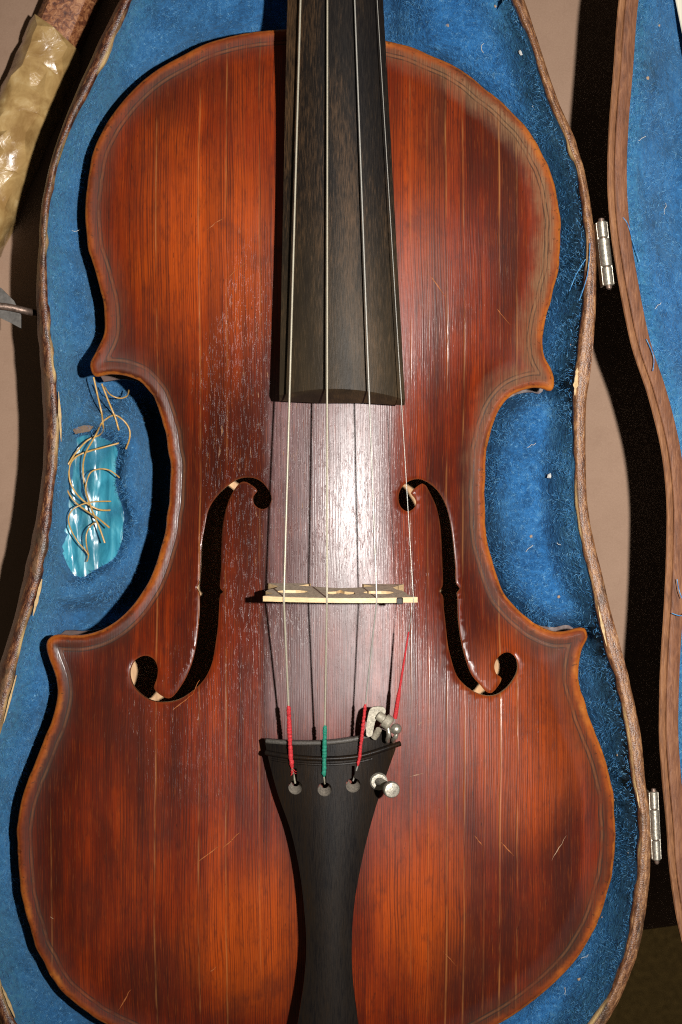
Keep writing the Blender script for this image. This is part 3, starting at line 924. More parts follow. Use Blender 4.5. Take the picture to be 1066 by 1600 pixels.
# ---------------------------------------------------------------- tailpiece
TPZ = ZE + 29.0
def tp_xy(pts, z=TPZ):
    return [PX(a, b, z) for a, b in pts]
TL = [(418,1183),(433,1240),(454,1300),(467.5,1360),(475,1420),(478.6,1480),(475,1534),(466,1597),(461,1630),(466,1652)]
TR = [(557,1652),(562,1630),(559,1597),(551.5,1534),(550,1480),(553,1423),(562,1366),(575.5,1306),(592,1249),(606,1208),(619,1172)]
TT = [(613,1152),(595,1141),(568,1150),(520,1157),(460,1158.5),(413,1157)]
tsx = spline(np.array(tp_xy([(413,1157)] + TL)), False, 2.0)
tsr = spline(np.array(tp_xy(TR)), False, 2.0)
tst = spline(np.array(tp_xy([(619,1172),(612,1150),(595,1140),(568,1149.5),(520,1156.5),(460,1158.5),(413,1157)])), False, 2.0)
tpo = np.concatenate([tsx[:-1], [tsx[-1]], tsr[:-1], tst[:-1]])
def tp_mid(Y):
    # centre and half width of the tailpiece at a given y
    yl_ = tsx[:, 1][::-1]; xl_ = tsx[:, 0][::-1]
    yr_ = tsr[:, 1]; xr_ = tsr[:, 0]
    a = np.interp(Y, yl_, xl_); b = np.interp(Y, yr_, xr_)
    return (a + b) / 2, np.maximum((b - a) / 2, 3)
ytop = PX(0, 1157, TPZ)[1]
def tp_z(X, Y):
    c, hw = tp_mid(Y)
    u = np.clip((X - c) / hw, -1.15, 1.15)
    rise = 4.6 * np.clip(hw / 21, 0.35, 1)
    t = (ytop - Y)
    step = 1.5 * sm(4.2, 6.4, t) * (1 - 0.0)
    return TPZ + 1.0 - 0.03 * t - rise * u * u - 0.0 * step
def on_tp_raw(px, py, dz):
    a, b = PX(px, py, TPZ)
    return (a, b, float(tp_z(np.array([a]), np.array([b]))[0]) + dz)
def keyhole(cx, cy, r=11.0, sl=19):
    p = []
    for a in np.linspace(-64, 244, 22):
        p.append((cx + r * math.cos(math.radians(a)), cy + r * math.sin(math.radians(a))))
    p = [(a, cy + (cy - b) * -1) for a, b in p]
    # circle opened at the top into a narrow slot
    top_ = [(cx - 2.3, cy - r - sl), (cx + 2.3, cy - r - sl)]
    circ = [(cx + r * math.sin(math.radians(a)), cy - r * math.cos(math.radians(a))) for a in np.linspace(14, 346, 24)]
    return np.array(tp_xy([top_[1]] + circ + [top_[0]]))
kh = [keyhole(461.5, 1231), keyhole(507.5, 1233), keyhole(552, 1227, 11.5)]
xs_, ys_, _ = jitter_pts(tpo, 2.2, 1.0, kh, jit=0.1)
Vt, Tt = cdt([tpo] + kh, list(zip(xs_, ys_)))
zt = tp_z(Vt[:, 0], Vt[:, 1])
VV, FF = slab(Vt, Tt, zt, 5.0)
tail = bpy.data.objects.new('tailpiece', None); COL.objects.link(tail); tail.parent = violin
mkmesh('tailpiece_body', VV, FF, MAT['ebony2'], root=violin, parent=tail, smooth=40)
lipc = spline(np.array(tp_xy([(416,1159.5),(460,1161),(520,1159),(568,1152),(594,1143)], TPZ)), False, 1.5)
V, F = tube([(a, b, float(tp_z(np.array([a]), np.array([b]))[0]) + 0.0) for a, b in lipc], 0.85, 8)
mkmesh('tailpiece_lip', V, F, MAT['dusty_lit'], root=violin, parent=tail, smooth=50)
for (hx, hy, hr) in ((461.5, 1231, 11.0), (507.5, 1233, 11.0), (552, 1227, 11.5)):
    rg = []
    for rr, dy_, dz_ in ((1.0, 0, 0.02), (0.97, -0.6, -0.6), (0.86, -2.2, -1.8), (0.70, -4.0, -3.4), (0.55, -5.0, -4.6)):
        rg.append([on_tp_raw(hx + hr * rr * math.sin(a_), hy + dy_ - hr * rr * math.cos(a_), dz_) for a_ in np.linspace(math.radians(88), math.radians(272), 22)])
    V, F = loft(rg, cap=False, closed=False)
    mkmesh('string_hole', V, F, MAT['dusty_lit_hole'], root=violin, parent=tail, smooth=60)
# raised fret across the top
fr = [np.array(PX(a, b, TPZ)) for a, b in ((415,1177.5),(440,1181),(475,1184),(505,1185),(535,1184),(560,1181.5),(582,1176.5),(604,1170),(626,1163.5))]
fr = spline(np.array(fr), False, 1.5)
def trackz(p, dz):
    return [(a, b, float(tp_z(np.array([a]), np.array([b]))[0]) + dz) for a, b in p]
V, F = tube(trackz(fr, 0.55), 0.9, 8)
mkmesh('tailpiece_fret', V, F, MAT['ebony2'], root=violin, parent=tail, smooth=50)
fr2 = fr + np.array([0, -2.0])
V, F = tube(trackz(fr2[2:-6], 0.05), 0.42, 6)
mkmesh('tailpiece_bead', V, F, MAT['ebony2'], root=violin, parent=tail, smooth=50)
# tail gut and saddle
sx, sy = PX(511, 1660, ZE)
V, F = rbox((sx, sy + 1, ZE + 2.5), (34, 6, 6), 1)
mkmesh('saddle', V, F, MAT['ebony2'], root=violin, smooth=30)
gp = [(sx - 4, sy + 12, TPZ - 7), (sx - 4, sy + 3, ZE + 7), (sx - 4, sy - 5, ZE - 6), (sx, sy - 7, ZE - 15), (sx + 4, sy - 5, ZE - 6), (sx + 4, sy + 3, ZE + 7), (sx + 4, sy + 12, TPZ - 7)]
V, F = tube(spline(np.array(gp), False, 2), 1.0, 8)
mkmesh('tail_gut', V, F, MAT['gutcoil'], root=violin, smooth=60)

# ---------------------------------------------------------------- strings
def on_tp(px, py, dz):
    a, b = PX(px, py, TPZ)
    return (a, b, float(tp_z(np.array([a]), np.array([b]))[0]) + dz)
def string_path(px_top, px_end_fb, px_b, tailpts):
    """from above the board over the bridge to the tailpiece"""
    xb = PX(px_b, 934, ZB + BT)[0]
    pb = np.array((xb, YB + (xb - xm) * rot, bridge_top(xb) + 0.25))
    yn = fb_section(-566)[0][1] + 2.0
    a0 = np.array(PX(px_top, 0, ZE + 36)); b0 = np.array(PX(px_end_fb, 624, ZE + 45))
    sl = (b0[0] - a0[0]) / (b0[1] - a0[1])
    xn = a0[0] + sl * (yn - a0[1])
    pn = np.array((xn, yn, fb_z(yn) + 1.2))
    path = []
    for t in np.linspace(0, 1, 40):
        q = pn + (pb - pn) * t
        path.append((q[0], q[1], q[2]))
    return path, pb
def polyl(a, b, n=24):
    a = np.array(a); b = np.array(b)
    return [tuple(a + (b - a) * t) for t in np.linspace(0, 1, n)]
def winding(path, r, n=9):
    """thread wrapped round a string: a helical ridge"""
    p = spline(np.array(path), False, 0.33)
    s = np.arange(len(p))
    rad = r * (0.92 + 0.07 * np.sin(s * 1.55) + 0.09 * (vnoise(s * 1.0, s * 0.0, 4.0, 71) - .5) * 2 + 0.07 * nrng.uniform(-1, 1, len(p)))
    p = p + nrng.normal(0, 0.05, p.shape)
    taper = np.clip(np.minimum(s, s[::-1]) / 6.0, 0.35, 1)
    return tube(p, rad * taper, n)
STR = [  # name order: thick to thin
    ('gut', 469, 452, 443.5, 0.36, (449, 1097), [(452, 1160), (457, 1202)], (461, 1226), 'red', 0.85, True),
    ('gut', 511, 510, 511, 0.33, (508.5, 1128), [(507, 1175), (506.5, 1213)], (507.5, 1226), 'green', 0.82, True),
    ('wire', 556, 580, 589, 0.27, (574, 1094), [(567, 1150), (558.5, 1198)], (552, 1222), 'red', 0.62, True),
    ('wire', 592, 631, 647, 0.13, (636.5, 985), [(626, 1060), (617.5, 1122)], (612, 1145), 'red', 0.34, False),
]
for i, (mt, pt, pe, pb_, r, w0, wpts, anchor, wc, wr, hole) in enumerate(STR):
    path, pb = string_path(pt, pe, pb_, None)
    if hole:
        wend = on_tp(*wpts[-1], 0.9); wmid = on_tp(*wpts[0], 3.0)
        anc = on_tp(*anchor, -3.5)
    else:
        wend = (*PX(*wpts[-1], TPZ + 2), TPZ + 2.0); wmid = None
        anc = (*PX(*anchor, TPZ), TPZ - 0.5)
    # straight run from the bridge to the fret, then down to the hole
    fret = on_tp(*(wpts[0] if hole else wpts[-1]), 2.2 if hole else 3.0)
    if hole:
        fy = {0: 1181, 1: 1184.5, 2: 1181}[i]; fxp = {0: 454.5, 1: 507, 2: 562}[i]
        fret = on_tp(fxp, fy, 1.9)
    tailrun = polyl(pb, fret, 40)
    allp = path + tailrun[1:] + ([wend, anc] if hole else [anc])
    V, F = tube(allp, r, 7)
    so = mkmesh('string', V, F, MAT[mt], root=violin, smooth=60)
    # thread winding from photo row w0 to the fret and on to the hole
    yw0 = PX(w0[0], w0[1], TPZ + 4)[1]
    f = (pb[1] - yw0) / (pb[1] - fret[1])
    q0 = pb + (np.array(fret) - pb) * f
    wp = polyl(q0, fret, 16) + ([wend] if hole else [])
    if i == 3:
        rr = np.linspace(0.28, 0.55, 16)
        V, F = tube(wp, np.concatenate([rr[:-5], rr[-5:] * 1.5]), 7)
    else:
        V, F = winding(wp, wr)
    mkmesh('thread_winding', V, F, MAT[wc], root=violin, parent=so, smooth=60)
    if i == 0:   # frayed ends of the red thread
        for k in range(9):
            b0 = np.array(wend) + nrng.normal(0, 0.35, 3)
            b1 = b0 + np.array([nrng.normal(0, 1.1), -abs(nrng.normal(1.0, .6)), abs(nrng.normal(0.4, .3))])
            if k == 0:
                FV = tube([b0, (b0 + b1) / 2 + nrng.normal(0, .2, 3), b1], 0.10, 4)
            else:
                FV = join(FV, tube([b0, (b0 + b1) / 2 + nrng.normal(0, .2, 3), b1], 0.10, 4))
        mkmesh('thread_end', FV[0], FV[1], MAT[wc], root=violin, parent=so)

# ---------------------------------------------------------------- fine tuner on the thinnest string
tuner = bpy.data.objects.new('fine_tuner', None); COL.objects.link(tuner); tuner.parent = violin
z0 = TPZ + 1.5
ZT = z0 + 5.0
# bent plate: an arched bracket with an opening
A = [PX(a, b, ZT) for a, b in ((573.5,1150),(578,1109),(583,1105),(600,1105.5),(603,1112),(598,1119),(590,1122.5),(587,1126),(583,1143),(581,1150))]
rA = spline(np.array(A), True, 0.5)
V3, T3 = cdt([rA], [])
VV, FF = slab(V3, T3, np.full(len(V3), ZT), 2.2)
mkmesh('tuner_bracket', VV, FF, MAT['pewter'], root=violin, parent=tuner, smooth=30)
V, F = tube([PV(592, 1140, ZT - 2), PV(588, 1147, ZT - 3.5), PV(584, 1153, ZT - 4)], [1.1, 1.3, 1.2], 8)
mkmesh('tuner_strut', V, F, MAT['pewter'], root=violin, parent=tuner, smooth=60)
a = np.array(PV(590, 1117, ZT + 0.2)); b = np.array(PV(611, 1132, ZT + 0.8)); c = np.array(PV(619, 1139, ZT + 1.2))
pp = [a + (b - a) * t for t in (0, .05, .5, .52, .56, .9, 1.0)]
V, F = tube(pp, [1.3, 1.6, 1.6, 2.3, 2.4, 2.4, 1.8], 14)
mkmesh('tuner_barrel', V, F, MAT['pewter'], root=violin, parent=tuner, smooth=35)
def ball(c, r, n=14, sq=1.0):
    rings = []
    for i in range(1, n):
        th_ = math.pi * i / n
        rings.append([(c[0] + r * math.sin(th_) * math.cos(2 * math.pi * k / 16), c[1] + r * math.sin(th_) * math.sin(2 * math.pi * k / 16), c[2] - sq * r * math.cos(th_)) for k in range(16)])
    return loft(rings)
V, F = ball((c[0], c[1], c[2]), 1.9)
mkmesh('tuner_ball', V, F, MAT['steel'], root=violin, parent=tuner, smooth=80)
for k, (ax, ay, bx, by) in enumerate(((606, 1136, 606, 1156), (620, 1142, 615, 1156))):
    q = [PV(ax, ay, ZT + 0.3), PV((ax + bx) / 2 + (2 if k == 0 else 1), (ay + by) / 2 + 2, ZT + 0.5), PV(bx, by - 1, ZT - 1.5), PV(bx, by + 2, ZT - 4)]
    V, F = tube(spline(np.array(q), False, 0.5), 0.8, 8)
    mkmesh('tuner_hook', V, F, MAT['steel'], root=violin, parent=tuner, smooth=60)
# threaded screw rising from the tailpiece with a knurled head leaning out
sb = np.array(on_tp(592, 1222, 0.6))
V, F = tube([sb + np.array((0, 0, -0.8)), sb + np.array((0, 0, 0.5)), sb + np.array((0.05, -0.03, 0.9))], [3.0, 3.0, 2.5], 20)
mkmesh('tuner_collar', V, F, MAT['steel'], root=violin, parent=tuner, smooth=30)
hd = np.array(PV(611.5, 1233.5, TPZ + 13))
ax = hd - sb
ts = np.linspace(0.05, 0.98, 46)
V, F = tube([sb + ax * t for t in ts], [1.35 + (0.22 if i % 3 == 0 else -0.08) for i in range(46)], 14)
mkmesh('tuner_screw', V, F, MAT['steel'], root=violin, parent=tuner, smooth=25)
ad = ax / np.linalg.norm(ax)
V, F = tube([hd - ad * 1.0, hd - ad * 0.7, hd + ad * 0.8, hd + ad * 1.3, hd + ad * 1.45], [2.2, 2.75, 2.75, 2.4, 1.4], 28)
mkmesh('tuner_head', V, F, MAT['steel'], root=violin, parent=tuner, smooth=30)

# ---------------------------------------------------------------- scratches in the varnish (thin raised-grain scars)
SCR = [((322,360),(352,338),0), ((352,438),(384,410),0), ((668,424),(697,465),0), ((776,482),(798,508),0), ((345,1320),(302,1352),0), ((375,1300),(346,1328),0),
       ((338,1510),(329,1519),0), ((742,1306),(754,1322),0), ((782,1315),(803,1337),0), ((885,1305),(862,1345),1), ((205,1545),(184,1580),0),
       ((692,1486),(714,1510),0), ((640,1214),(662,1208),1), ((270,1110),(300,1085),0), ((300,1085),(312,1062),0), ((652,1134),(659,1128),1), ((78,1432),(84,1436),1)]
for (p0, p1, pale) in SCR:
    n = 7; off = nrng.normal(0, 0.5, n)
    pts = []
    for i in range(n):
        t = i / (n - 1)
        q = on_belly(p0[0] + (p1[0] - p0[0]) * t + off[i], p0[1] + (p1[1] - p0[1]) * t + off[i] * .5)
        pts.append(np.array(q))
    dv = pts[-1] - pts[0]; nv = np.array((-dv[1], dv[0], 0)); nv /= np.linalg.norm(nv)
    V = []; F = []
    for i, q in enumerate(pts):
        w = (0.13 if pale else 0.19) * math.sin(math.pi * (0.08 + 0.84 * i / (n - 1))) * rnd.uniform(0.3, 1.2)
        V += [tuple(q + nv * w + np.array((0, 0, .02))), tuple(q + np.array((0, 0, .09))), tuple(q - nv * w + np.array((0, 0, .02)))]
    for i in range(n - 1):
        for j in (0, 1):
            F.append((i * 3 + j, i * 3 + j + 1, i * 3 + j + 4, i * 3 + j + 3))
    mkmesh('scratch', V, F, MAT['scuffp' if pale else 'scuff'], root=violin, parent=belly)

# ---------------------------------------------------------------- case
RIM = [(205,0,177,0),(163,96,130,96),(114,192,91,192),(80,300,61,300),(73,395,53,395),(73,440,50,440),(77,500,51,500),(84,567,56,560),(91,653,61,653),(87,724,60,724),(81,795,52,795),
 (66,891,31,895),(43,972,10,985),(20,1063,-12,1055),(0,1144,-33,1140),(-22,1240,-55,1235),(-28,1330,-62,1330),(-22,1430,-55,1440),(-2,1530,-30,1550),(26,1600,2,1627),(90,1668,72,1697),
 (200,1720,190,1750),(330,1742,330,1774),(480,1748,480,1780),(640,1742,645,1774),(780,1708,795,1738),(870,1655,890,1680),(931,1590,951,1603),(972,1504,995,1508),(989,1428,1012,1438),(997,1352,1020,1362),
 (999,1276,1020,1290),(989,1210,1012,1210),(984,1165,1007,1155),(969,1084,992,1080),(949,1018,976,1014),(931,942,957,946),(916,881,941,881),(903,815,925,810),(899,760,920,755),(898,704,919,704),
 (898,628,921,628),(901,572,929,572),(911,490,935,495),(916,400,935,400),(915,355,931,355),(906,284,921,289),(886,223,904,223),(855,147,876,158),(830,70,850,84),(802,0,824,0),
 (760,-90,785,-95),(715,-180,740,-190),(680,-270,706,-275),(660,-380,686,-380),(652,-600,678,-600),(650,-850,676,-850),(640,-1000,666,-1005),(600,-1080,615,-1105),(520,-1105,520,-1132),
 (440,-1080,425,-1105),(400,-1000,374,-1005),(390,-850,364,-850),(388,-600,362,-600),(380,-380,354,-380),(360,-270,333,-275),(320,-180,293,-190),(265,-90,235,-95)]
def PXR(px, py):
    z = ZR
    for _ in range(8):
        x, y = PX(px, py, z); z = zrim(x)
    return (x, y)
r4 = np.array([(*PXR(a, b), *PXR(c, d)) for a, b, c, d in RIM])
r4 = spline(r4, True, 2.2)
RI, RO = r4[:, :2], r4[:, 2:]
case = thing('violin_case', 'old brown violin case with torn blue plush lining standing open on the tan table', 'case', (0, -20, 0))
def rim_sweep(RI, RO, prof, wob=0.25, zfun=None):
    n = len(RI); m = len(prof)
    V = []; at = []
    sn = vnoise(np.arange(n) * 1.0, np.zeros(n), 3.0, 5); sn2 = vnoise(np.arange(n) * 1.0, np.zeros(n) + 9, 7.0, 6)
    for i in range(n):
        w = RO[i] - RI[i]
        sd = float(sm(-30, 40, RI[i][0]))
        for (t, dz) in prof:
            if zfun is None and 0.4 < t < 0.99 and dz > -9:
                dz = dz * (1 - 0.85 * sd)
            q = RI[i] + w * t + w / (np.linalg.norm(w) + 1e-9) * (sn[i] - 0.5) * wob * (2.4 if t < 0.05 else 1)
            base = zrim(q[0]) if zfun is None else zfun(q[0])
            if dz < -40:
                dz = dz * base / ZR
            V.append((q[0], q[1], base + dz + (sn2[i] - 0.5) * wob * (1 if dz > -8 else 0)))
            at.append(max(t, 0) if dz > -6 else 1.0)
    F = []
    for i in range(n):
        j = (i + 1) % n
        for k in range(m - 1):
            F.append((i * m + k, i * m + k + 1, j * m + k + 1, j * m + k))
    return V, F, at
PROF = [(0.0, -3.5), (0.0, -0.7), (0.06, -0.15), (0.16, 0.25), (0.32, 0.3), (0.46, -0.1), (0.58, -1.1), (0.70, -2.9), (0.84, -5.8), (1.0, -11.0)]
V, F, at = rim_sweep(RI, RO, PROF, 0.28)
mkmesh('case_rim', V, F, MAT['rim'], root=case, smooth=60, attrs={'rim_in': at, 'rim_along': np.repeat(np.arange(len(RI)) * 2.2, len(PROF))})
V, F, at = rim_sweep(RI, RO, [(1.0, -10.9), (1.01, -20), (1.0, -45), (0.95, -64), (0.7, -71.5), (0.4, -ZR + 0.02)], 0.0)
nb = len(RI)
F.append(tuple(i * 6 + 5 for i in range(nb)))
mkmesh('case_shell', V, F, MAT['shell'], root=case, smooth=50)

# plush lining as a height field between the rim and the violin's bed
LX0, LX1, LY0, LY1 = -150.0, 130.0, -235.0, 440.0
lxs = np.arange(LX0, LX1 + 2, 2.0); lys = np.arange(LY0, LY1 + 2, 2.0)
LXX, LYY = np.meshgrid(lxs, lys)
dR = distpoly(RI[::2], LXX, LYY) * np.where(inside(RI, LXX, LYY), 1, -1)
dV = distpoly(body[::3], LXX, LYY) * np.where(inside(body, LXX, LYY), -1, 1)
neck_d = np.maximum(np.abs(LXX) - 18, 0) + np.maximum(110 - LYY, 0)
dV = np.minimum(dV, np.where(LYY > 100, neck_d - 0.0, 1e9))
pocx, pocy = PX(137, 778, ZE - 30)
def lining(XX, YY, dr, dv):
    t = np.clip(dv, 0, None) / (np.clip(dv, 0, None) + np.clip(dr, 0.01, None))
    s = 1 - (1 - t) ** 2.3
    low = ZE - 40.0
    cbl = sm(-112, -96, -np.abs(YY - 8) * 2.2) * (XX < 0)          # beside the left waist
    dv = dv - 7.0 * cbl * (dv > 0)
    t = np.clip(dv, 0, None) / (np.clip(dv, 0, None) + np.clip(dr, 0.01, None))
    s = 1 - (1 - t) ** (2.3 - 0.5 * cbl)
    low = low - 7.0 * cbl
    plate = ZE - 15.0 - 6.0 * cbl
    wide = sm(10, 26, np.clip(dv, 0, None) + np.clip(dr, 0, None))
    z = low + (plate - low) * (1 - (1 - np.clip(t / (0.5 - 0.22 * sm(20, 60, XX)), 0, 1)) ** 2.2)
    z = z + (zrim(XX) - 3.0 - plate) * sm(0.70, 1.0, t) ** 0.9
    wig = 0.06 * (vnoise(XX, YY, 14, 77) - 0.5)
    z = z - (0.8 + 2.8 * wide) * np.exp(-((t + wig - 0.72) / 0.055) ** 2)
    # the block above the shoulders is a flatter shelf
    shelf = sm(150, 178, YY) * (1 - sm(2, 10, 12 - dv))
    z = z + (np.minimum(z, ZE - 9.0) - z) * shelf
    z = np.where(dv < 0, np.maximum(16.0, low + dv * 1.6), z)
    e = np.abs((XX - pocx + 0.5) / 14.5) ** 2.6 + np.abs((YY - pocy + 1.0) / 27.0) ** 2.6 + 0.7 * (vnoise(XX, YY, 8.0, 61) - 0.5)
    dp = (ZE - 46.5)
    z = z + (np.minimum(z, dp) - z) * (1 - sm(0.85, 1.1, e))
    # the right waist is a broad slack cushion
    z = z + 4.0 * (vnoise(XX, YY, 15, 3) - 0.5) * sm(0.02, 0.25, t) * sm(0, 6, dr)
    z = z + 1.6 * (vnoise(XX, YY * 0.35, 5.0, 4) - 0.5) * sm(0.02, 0.2, t) + 3.0 * (vnoise(XX * 0.9 + YY * 0.12, YY * 0.22, 7.0, 14) - 0.5) * sm(0.15, 0.4, t) * sm(0.5, 4, dr)
    return z
LZ = blur(lining(LXX, LYY, dR, dV), 2)
def plush_z(X, Y):
    return bil(LZ, LX0, LY0, 2.0, X, Y)
rp = RI[::1]
Xp, Yp, Dp = jitter_pts(rp, 2.1, 1.2)
Vp, Tp = cdt([offset_poly(rp, -0.15)], list(zip(Xp, Yp)))
dpr = distpoly(rp, Vp[:, 0], Vp[:, 1])
zp = plush_z(Vp[:, 0], Vp[:, 1])
zp = np.where(dpr < 0.6, zrim(Vp[:, 0]) - 1.6, zp)
zp += 0.5 * (vnoise(Vp[:, 0], Vp[:, 1], 2.6, 8) - 0.5)
VV = np.column_stack([Vp, zp])
lin = mkmesh('plush_lining', VV, [tuple(t) for t in Tp], MAT['plush'], root=case, smooth=180, attrs={'rim_mm': dpr})

def fuzz(name, X, Y, zf, L, w, parent, root, mat, up=0.55):
    V = []; F = []
    n = len(X)
    Z = zf(X, Y)
    cl = vnoise(X, Y, 9, 21) * 6.283 * 1.6
    for i in range(n):
        a = cl[i] + rnd.gauss(0, 0.75)
        l = L * rnd.uniform(0.5, 1.4)
        dx, dy = math.cos(a), math.sin(a)
        b = a + rnd.gauss(0, 0.8)
        u = rnd.uniform(0.1, up)
        p0 = (X[i], Y[i], Z[i] - 0.15); p1 = (X[i] + dx * l * .5, Y[i] + dy * l * .5, Z[i] + u * l * .8)
        p2 = (p1[0] + math.cos(b) * l * .5, p1[1] + math.sin(b) * l * .5, Z[i] + u * l * (0.9 + rnd.uniform(-.5, .3)))
        nx, ny = -dy * w / 2, dx * w / 2
        o = len(V)
        V += [(p0[0] + nx, p0[1] + ny, p0[2]), (p0[0] - nx, p0[1] - ny, p0[2]), (p1[0] + nx, p1[1] + ny, p1[2]), (p1[0] - nx, p1[1] - ny, p1[2]), (p2[0], p2[1], p2[2])]
        F += [(o, o + 1, o + 3, o + 2), (o + 2, o + 3, o + 4)]
    return mkmesh(name, V, F, mat, root=root, parent=parent, kind='stuff')
NX = nrng.uniform(-125, 112, 260000); NY = nrng.uniform(-200, 200, 260000)
okm = inside(RI[::2], NX, NY) & ~inside(body[::3], NX, NY)
NX, NY = NX[okm][:56000], NY[okm][:56000]
fuzz('plush_fuzz', NX, NY, plush_z, 1.7, 0.07, lin, case, MAT['fuzz'])
# frayed cut edge of the cloth just inside the rim
idx = [i for i in range(len(RI)) if -200 < RI[i][1] < 200]
EX = []; EY = []
for i in idx:
    for k in range(5):
        j = (i + 1) % len(RI)
        q = RI[i] + (RI[j] - RI[i]) * rnd.random()
        inn = (RI[i] - RO[i]) / np.linalg.norm(RI[i] - RO[i])
        q = q + inn * abs(rnd.gauss(0.4, 1.3))
        EX.append(q[0]); EY.append(q[1])
EX = np.array(EX); EY = np.array(EY)
fuzz('frayed_edge', EX, EY, lambda X, Y: np.maximum(plush_z(X, Y), zrim(X) - 4.5), 1.5, 0.08, lin, case, MAT['fuzz'], 0.4)

# slivers of bare paper along the rim
for px0, py0, px1, py1, w in ((92,612,96,690,1.0),(66,905,52,962,1.2),(26,1055,6,1130,1.0),(3,1540,24,1590,1.0),(902,575,898,618,1.7),(934,945,948,1010,0.9),(994,1230,999,1262,0.5)):
    n = 9; V = []; F = []
    a = np.array(PXR(px0, py0)); b = np.array(PXR(px1, py1)); dv = (b - a) / np.linalg.norm(b - a); nv = np.array((-dv[1], dv[0]))
    for i in range(n):
        t = i / (n - 1); q = a + (b - a) * t; ww = w * (0.25 + math.sin(math.pi * t)) * rnd.uniform(0.4, 1.0) / 2
        for sgn, zz_ in ((1, 0), (-1, 0), (-1, -.7), (1, -.7)):
            V.append((q[0] + nv[0] * ww * sgn, q[1] + nv[1] * ww * sgn, zrim(q[0]) + 0.5 + zz_))
    for i in range(n - 1):
        for k in range(4):
            F.append((i * 4 + k, i * 4 + (k + 1) % 4, i * 4 + 4 + (k + 1) % 4, i * 4 + 4 + k))
    F += [(3, 2, 1, 0), tuple((n - 1) * 4 + k for k in range(4))]
    mkmesh('torn_paper', V, F, MAT['cream'], root=case)

# ---------------------------------------------------------------- lid, opened to the right and resting on the table
ZH = zrim(95.0)
XH = PX(945, 400, ZH)[0]
def lid_z(x):
    return ZH + 2.0 - max(0.0, (x - XH)) * 0.215
def lid_pt(px, py):
    z = ZR
    for _ in range(8):
        x, y = PX(px, py, z)
        z = lid_z(x)
    return (x, y)
LID = [(985,-100),(967,0),(959,101),(951,203),(949,284),(953,350),(961,410),(987,542),(1012,618),(1033,704),(1041,780),(1041,860),(1038,940),(1033,1018),(1030,1100),(1030,1155),(1034,1215),(1041,1290),(1046,1360),(1058,1438),
 (1082,1530),(1120,1620),(1230,1715),(1400,1750),(1560,1750),(1720,1710),(1830,1630),(1900,1500),(1920,1350),(1890,1200),(1840,1080),(1800,950),(1780,800),(1790,650),(1810,500),(1800,380),(1750,230),(1650,80),(1560,-60),
 (1490,-200),(1460,-350),(1450,-800),(1420,-1000),(1330,-1080),(1220,-1080),(1150,-1000),(1130,-800),(1120,-350),(1080,-250),(1030,-170)]
lo = spline(np.array([lid_pt(a, b) for a, b in LID]), True, 2.5)
li1 = offset_poly(lo, 2.4); li2 = offset_poly(lo, 6.9)
lid = bpy.data.objects.new('case_lid', None); COL.objects.link(lid); lid.parent = case
def band(A, B, dzA, dzB, depth, wob=0.15, chamf=0.3):
    n = len(A); V = []; F = []
    sn = vnoise(np.arange(n) * 1.0, np.zeros(n) + 3, 4.0, 15)
    for i in range(n):
        j = (sn[i] - .5) * wob
        w = (B[i] - A[i]); L = np.linalg.norm(w) + 1e-9; w = w / L
        za, zb_ = lid_z(A[i][0]), lid_z(B[i][0])
        V += [(A[i][0], A[i][1], za - depth), (A[i][0] + w[0] * j, A[i][1] + w[1] * j, za + dzA - chamf),
              (A[i][0] + w[0] * (chamf + j), A[i][1] + w[1] * (chamf + j), za + dzA), (B[i][0] - w[0] * chamf, B[i][1] - w[1] * chamf, zb_ + dzB),
              (B[i][0], B[i][1], zb_ + dzB - chamf), (B[i][0], B[i][1], zb_ - depth)]
    for i in range(n):
        j = (i + 1) % n
        for k in range(5):
            F.append((i * 6 + k, i * 6 + k + 1, j * 6 + k + 1, j * 6 + k))
    return V, F
V, F = band(lo, offset_poly(lo, 1.6), -0.9, -0.9, 26, chamf=0.4)
lo_in = offset_poly(lo, 8.0)
V = [(lo_in[i // 6][0], lo_in[i // 6][1], v_[2]) if i % 6 in (0, 5) else v_ for i, v_ in enumerate(V)]
mkmesh('lid_side', V, F, MAT['shell'], root=case, parent=lid, smooth=40)
V, F = band(offset_poly(lo, 0.05), li1, 0.0, 0.0, 0.8, chamf=0.4)
mkmesh('lid_outer_ply', V, F, MAT['ply'], root=case, parent=lid, smooth=40)
V, F = band(offset_poly(lo, 2.46), li2, 0.35, 0.25, 4)
mkmesh('lid_core', V, F, MAT['core'], root=case, parent=lid, smooth=40)
Xl, Yl, Dl = jitter_pts(lo_in, 9, 4)
Vl, Tl = cdt([lo_in[::2]], list(zip(Xl, Yl)))
VV, FF = slab(Vl, Tl, np.array([lid_z(x) - 26.2 for x in Vl[:, 0]]), 4)
mkmesh('lid_panel', VV, FF, MAT['shell'], root=case, parent=lid, smooth=40)
def lidlin_z(X, Y, d):
    b = np.array([lid_z(x) for x in X])
    return b - 1.6 - 14.0 * sm(1.0, 22, d) + 1.6 * (vnoise(X, Y, 14, 31) - .5) * sm(1, 8, d) + 0.5 * (vnoise(X, Y, 3, 32) - .5)
lp = offset_poly(lo, 6.7)
near = lp[:, 0] < 150
Xq, Yq, Dq = jitter_pts(lp, 3.0, 1.5)
Vq, Tq = cdt([lp], list(zip(Xq, Yq)))
dq = distpoly(lp, Vq[:, 0], Vq[:, 1])
VV = np.column_stack([Vq, lidlin_z(Vq[:, 0], Vq[:, 1], dq)])
lidlin = mkmesh('lid_lining', VV, [tuple(t) for t in Tq], MAT['plush'], root=case, parent=lid, smooth=180, attrs={'rim_mm': dq})
